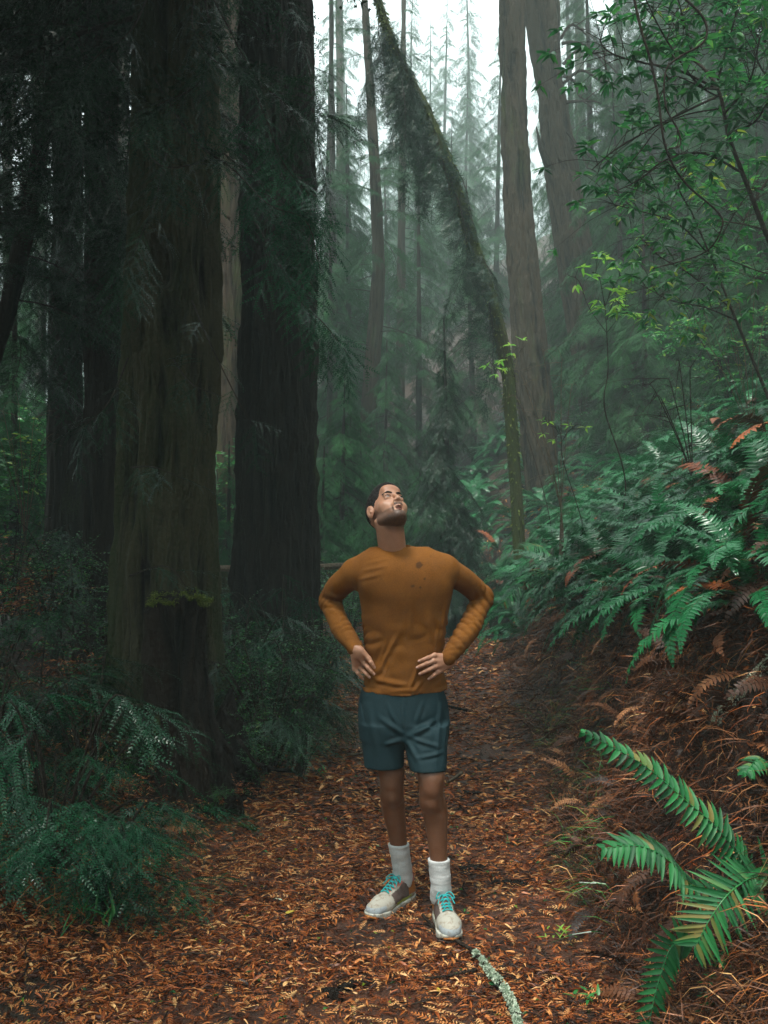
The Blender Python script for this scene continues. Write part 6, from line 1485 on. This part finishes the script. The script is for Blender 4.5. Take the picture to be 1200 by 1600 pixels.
# ---- socks and shoes
def sock(A, topz, C, r1):
    tt = (topz-A[2])/(C[2]-A[2]); top = A+(C-A)*tt
    f = Field(np.minimum(A, top)-.07, np.maximum(A, top)+.07, .0032); m = (A+top)/2
    f.chain([A+np.array([0, .012, -.045]), A, m, top], [.044, .042, .042, r1], 0, 22)
    X_, Y_, Z_ = np.meshgrid(*f.ax, indexing='ij'); f.f += .0004*np.sin(Z_*2*np.pi/.013+2*vnoise(X_*20, Y_*20, Z_*8, 3)) + .0022*vnoise(X_*22, Y_*22, Z_*60, 5)
    f.f = np.maximum(f.f, Z_-top[2]); V, F = f.nets(); return MB().add(skin_pts(V, F, 1)-oM, F).obj('sock', M['sock'], man, True)
def shoe(A, toe, heel, seed):
    """toe, heel: ground points; A: ankle"""
    toe, heel = np.array(toe), np.array(heel); d = toe-heel; L = np.linalg.norm(d[:2]); fx = norm([d[0], d[1], 0]); fy = np.array([-fx[1], fx[0], 0]); up = np.array([0, 0, 1.0]); W = lambda u, v, z: heel*[1, 1, 0]+fx*u*L+fy*v+up*(z+G0)
    G0 = max(H(toe[0], toe[1]), H(heel[0], heel[1]))-.004
    lo = np.minimum(np.minimum(toe, heel), A)-[.08, .08, .06]; hi = np.maximum(np.maximum(toe, heel), A)+[.08, .08, .06]; lo[2] = G0-.03
    f = Field(lo, hi, .0035)
    pts = [(.12, 0, .050, .036), (.30, 0, .052, .036), (.50, 0, .050, .040), (.70, .003, .044, .046), (.86, .002, .038, .041)]
    for k in range(4):
        a, b = pts[k], pts[k+1]; f.cap(W(*a[:3]), W(*b[:3]), a[3], b[3], .02, sq=(up, 1.0 if k < 2 else 1.25))
    f.cap(W(.14, 0, .06), W(.17, 0, .10), .034, .036, .02); f.cap(W(.30, 0, .095), W(.55, 0, .066), .026, .026, .025); f.cap(W(.17, 0, .10), W(.36, 0, .09), .034, .028, .02)
    f.ell(W(.19, 0, .135), (.034, .034, .03), k=.006, mode='sub')
    X_, Y_, Z_ = np.meshgrid(*f.ax, indexing='ij'); f.f = np.maximum(f.f, G0+.022-Z_); V, F = f.nets(); V = skin_pts(V, F, 1)
    # colour zones by place on the shoe
    u = ((V-heel*[1, 1, 0]) @ fx)/L; v = (V-heel*[1, 1, 0]) @ fy; z = V[:, 2]-G0
    fu = u[F].mean(1); fv = np.abs(v[F].mean(1)); fz = z[F].mean(1); mi = np.zeros(len(F), int)
    mi[(fu > .80) & (fz < .055)] = 1; mi[(fz > .098)] = 2; mi[(fu < .34) & (fz < .098) & (fz > .05)] = 3; mi[(fu > .25) & (fu < .62) & (fv > .028) & (fz > .042)] = 4; mi[(fu > .18) & (fu < .55) & (fv > .034) & (fz > .030) & (fz < .046)] = 5; mi[(fu > .36) & (fu < .62) & (fv < .018) & (fz > .07)] = 2
    m = MB(); 
    for q in range(6):
        if (mi == q).any(): m.q.append(F[mi == q]); m.qm.append(np.full((mi == q).sum(), q))
    m.v.append(V-oM); m.a.append(np.full(len(V), .5)); m.n = len(V)
    s = m.obj('shoe', [M['shoe'], M['shoe_grey'], M['pink'], M['gum'], M['darkpanel'], M['lime']], man, True)
    out = lambda k_: [W(u_, w_*k_, 0) for u_, w_ in ()]
    def slab(z0, z1, g, name, mat, u1=1.0, u0=0.0):
        f2 = Field(lo, hi, .0035); X_, Y_, Z_ = np.meshgrid(*f2.ax, indexing='ij'); uu = ((X_-heel[0])*fx[0]+(Y_-heel[1])*fx[1])/L; vv = (X_-heel[0])*fy[0]+(Y_-heel[1])*fy[1]
        hw = np.interp(uu, [-.02, .0, .06, .18, .4, .55, .75, .88, .96, 1.0, 1.02], [0, .019, .035, .041, .040, .044, .052, .047, .033, .018, 0])+g
        z_lo = z0+.022*sstep(.78, 1.05, uu)+.010*sstep(.1, -.03, uu); f2.f = np.maximum(np.maximum(np.abs(vv)-hw, (z_lo+G0)-Z_), Z_-(z1+G0+.004*sstep(.75, 1, uu))).astype(np.float32)
        f2.f = np.maximum(f2.f, np.maximum(u0-uu, uu-u1)*L); V, F = f2.nets(); MB().add(skin_pts(V, F, 2)-oM, F).obj(name, M[mat], s, True)
    slab(.004, .030, .001, 'midsole', 'sole'); slab(-.012, .006, -.001, 'outsole', 'darkpanel'); slab(-.004, .022, .0018, 'toe_guard', 'gum', 1.05, .96)
    r = random.Random(seed)
    def topz(u_, v_):                                             # height of the upper at (u, v)
        p = W(u_, v_, 0); m_ = (np.abs(V[:, 0]-p[0]) < .006) & (np.abs(V[:, 1]-p[1]) < .006); return (V[m_, 2].max()-G0) if m_.any() else .06
    lm = MB(); row = []
    us_ = [.40, .46, .52, .58, .64]
    for u_ in us_: row.append([(u_, w_, topz(u_, w_)+.002) for w_ in (-.021, 0, .021)])
    for k in range(5):
        a, c, b = row[k]; tube(lm, catmull([W(*a), W(c[0], 0, c[2]+.003), W(*b)], 8)-oM, .0026, 5)
        if k < 4:
            a2, c2, b2 = row[k+1]
            tube(lm, catmull([W(*a), W((c[0]+c2[0])/2, 0, max(c[2], c2[2])+.005), W(*b2)], 8)-oM, .0026, 5); tube(lm, catmull([W(*b), W((c[0]+c2[0])/2, 0, max(c[2], c2[2])+.006), W(*a2)], 8)-oM, .0026, 5)
    kz = topz(.385, 0)+.006; kn = (.39, 0, kz)
    for sgn, ln in ((1, .04), (-1, .04)):
        tube(lm, catmull([W(*kn), W(.40, sgn*ln*.6, kz+.010), W(.46, sgn*ln*.95, kz-.010), W(.42, sgn*ln*.5, kz-.004), W(*kn)], 14)-oM, .0024, 5); tube(lm, catmull([W(*kn), W(.44, sgn*.02, kz), W(.54, sgn*.034, kz-.022)], 8)-oM, .0022, 5)
    lm.obj('laces', M['lace'], s, True)
    tg = Field(lo, hi, .0035); tg.cap(W(.36, 0, .098), W(.43, 0, .086), .022, .02, 0, sq=(norm(fx*.3+up), 2.6)); tg.cap(W(.33, -.012, .118), W(.33, .012, .118), .008, .008, .012); V2, F2 = tg.nets(); MB().add(V2-oM, F2).obj('tongue', M['pink'], s, True)
    tube(lm2 := MB(), catmull([W(.02, 0, .07), W(-.03, 0, .10), W(.04, 0, .125)], 10)-oM, .003, 5); lm2.obj('heel_loop', M['pink'], s, True)
sock(AL, Q(627, 1318, 3.95)[2], CL, .045); sock(AR, Q(689, 1343, 3.755)[2], CR, .0445)
g_ = lambda px, py: hit(px, py)
shoe(AL, [Q(576, 1400, 3.795)[0], 3.795, 0], [Q(644, 1400, 4.05)[0], 4.05, 0], 1)
shoe(AR, [Q(706, 1400, 3.555)[0], 3.555, 0], [Q(688, 1400, 3.83)[0], 3.83, 0], 2)

# ------------------------------------------------------------------ captions: one for each individual
def to_px(o):
    p = o.matrix_basis.translation; yy = math.cos(PITCH)*p.y+math.sin(PITCH)*(p.z-1.5); zz = math.cos(PITCH)*(p.z-1.5)-math.sin(PITCH)*p.y
    return 600+FPX*p.x/max(yy, .1), 800-FPX*zz/max(yy, .1), p.y
LM = [('under the leaning mossy tree', 720, 850), ('under the tall brown trunk', 830, 860), ('below the forked dead trunk', 925, 840), ('below the dark forked stems', 1040, 840), ('at the right picture edge', 1160, 860), ('at the leaning tree', 770, 730), ('at the tall brown trunk', 850, 700), ('at the forked trunk', 935, 690), ('behind the dark forked stems', 1060, 690), ('high at the right edge', 1170, 620), ('low on the right bank', 1000, 980)]
LEFT = [('far left', 30), ('left of the slim black trunk', 110), ('by the slim black trunk', 170), ('around the charred stump', 270), ('right of the charred stump', 365), ('under the very dark trunk', 440), ('by the elbow of the man', 510), ('behind the man', 590)]
ORD = ['leftmost', 'second from left', 'third from left', 'fourth from left', 'fifth from left', 'sixth from left', 'seventh from left', 'eighth from left', 'ninth from left', 'tenth from left', 'eleventh from left', 'twelfth from left']
def recaption(group, kinds, left=False):
    b = {}
    for o in list(COL.objects):
        if o.get('group') != group: continue
        if not any(k in o['label'] for k in kinds): continue
        px, py, y = to_px(o); k = [q for q in kinds if q in o['label']][0]; word = kinds[k]
        if left: lm = min(LEFT, key=lambda q: abs(q[1]-px))[0]
        else: lm = min(LM, key=lambda q: (q[1]-px)**2+(q[2]-py)**2)[0]
        dep = 'near' if y < 6.5 else 'middling' if y < 10 else 'distant' if y < 16 else 'very distant'
        b.setdefault((word, dep, lm), []).append((px, o))
    def give(L, word, lm):
        L.sort(key=lambda q: q[0])
        if len(L) == 1: L[0][1]['label'] = f'{word} {lm}'; return
        if len(L) > 6:
            ys = sorted(to_px(o)[1] for _, o in L); md = ys[len(ys)//2]; A = [q for q in L if to_px(q[1])[1] < md]; B = [q for q in L if to_px(q[1])[1] >= md]
            if A and B: give(A, 'upper '+word, lm); give(B, 'lower '+word, lm); return
        for n_, (px, o) in enumerate(L): o['label'] = f'{ORD[n_]} {word} {lm}'
    for (word, dep, lm), L in b.items(): give(L, f'{dep} {word}', lm)
recaption('sword ferns on the slope right of the path', {'small sword fern': 'small sword fern', 'medium sword fern': 'green sword fern', 'large sword fern': 'large sword fern'})
recaption('sword ferns farther back on the slope', {'small misty fern': 'small misty fern', 'medium misty fern': 'misty fern', 'large misty fern': 'big misty fern'})
recaption('shrubs between the ferns on the slope', {'small leaved green': 'small leaved shrub', 'rusty dry': 'rusty dry shrub', 'bright green broad': 'bright green shrub'})
recaption('dark shrubs on the left of the path', {'dark small leaved': 'small leaved shrub', 'rust brown dry': 'rust brown shrub', 'bright yellow green': 'yellow green shrub', 'low rusty tangle': 'low rusty tangle', 'low dark leafy tangle': 'low leafy tangle'}, True)
BGL = [('at the left picture edge', 15), ('behind the brown half hidden trunk', 100), ('by the grey trunk in the gap', 190), ('between the two broad trunks', 350), ('just right of the very dark trunk', 515), ('by the curving misty trunk', 585), ('above the head of the man', 650), ('behind the leaning mossy tree', 740), ('behind the tall brown trunk', 850), ('behind the forked dead trunk', 935), ('behind the dangling vine', 1040), ('behind the arching broadleaf stem', 1150)]
def recap2(group, noun):
    b = {}
    for o in list(COL.objects):
        l = o.get('label') or ''
        if o.get('group') != group or (' metres back' not in l): continue
        px, py, y = to_px(o); lm = min(BGL, key=lambda q: abs(q[1]-px))[0]; b.setdefault((l.split(' '+noun)[0], lm), []).append((px, o))
    for (w_, lm), L in b.items():
        L.sort(key=lambda q: q[0])
        for n_, (px, o) in enumerate(L): o['label'] = f'{w_} {noun} {lm}' if len(L) == 1 else f'{ORD[n_]} {w_} {noun} {lm}'
recap2(GC, 'conifer'); recap2(G2, 'far trunk')
# ------------------------------------------------------------------ haze
def box_mb(x0, x1, y0, y1, z0, z1):
    v = [(x, y, z) for z in (z0, z1) for y in (y0, y1) for x in (x0, x1)]
    return MB().add(v, [(0, 2, 3, 1), (4, 5, 7, 6), (0, 1, 5, 4), (2, 6, 7, 3), (0, 4, 6, 2), (1, 3, 7, 5)])
t = NT('haze')
t.out.inputs[0].default_value if False else None
pv = t.node('ShaderNodeVolumePrincipled')
pv.inputs['Color'].default_value = (0.66, 0.80, 0.77, 1)
pv.inputs['Density'].default_value = HAZE
pv.inputs['Anisotropy'].default_value = 0.0
t.l.new(pv.outputs[0], t.out.inputs['Volume'])
hz = box_mb(-252, 252, -42, 402, -3, 46).obj('haze', t.m)
tag(hz, 'pale mist hanging between the trees', kind='stuff')
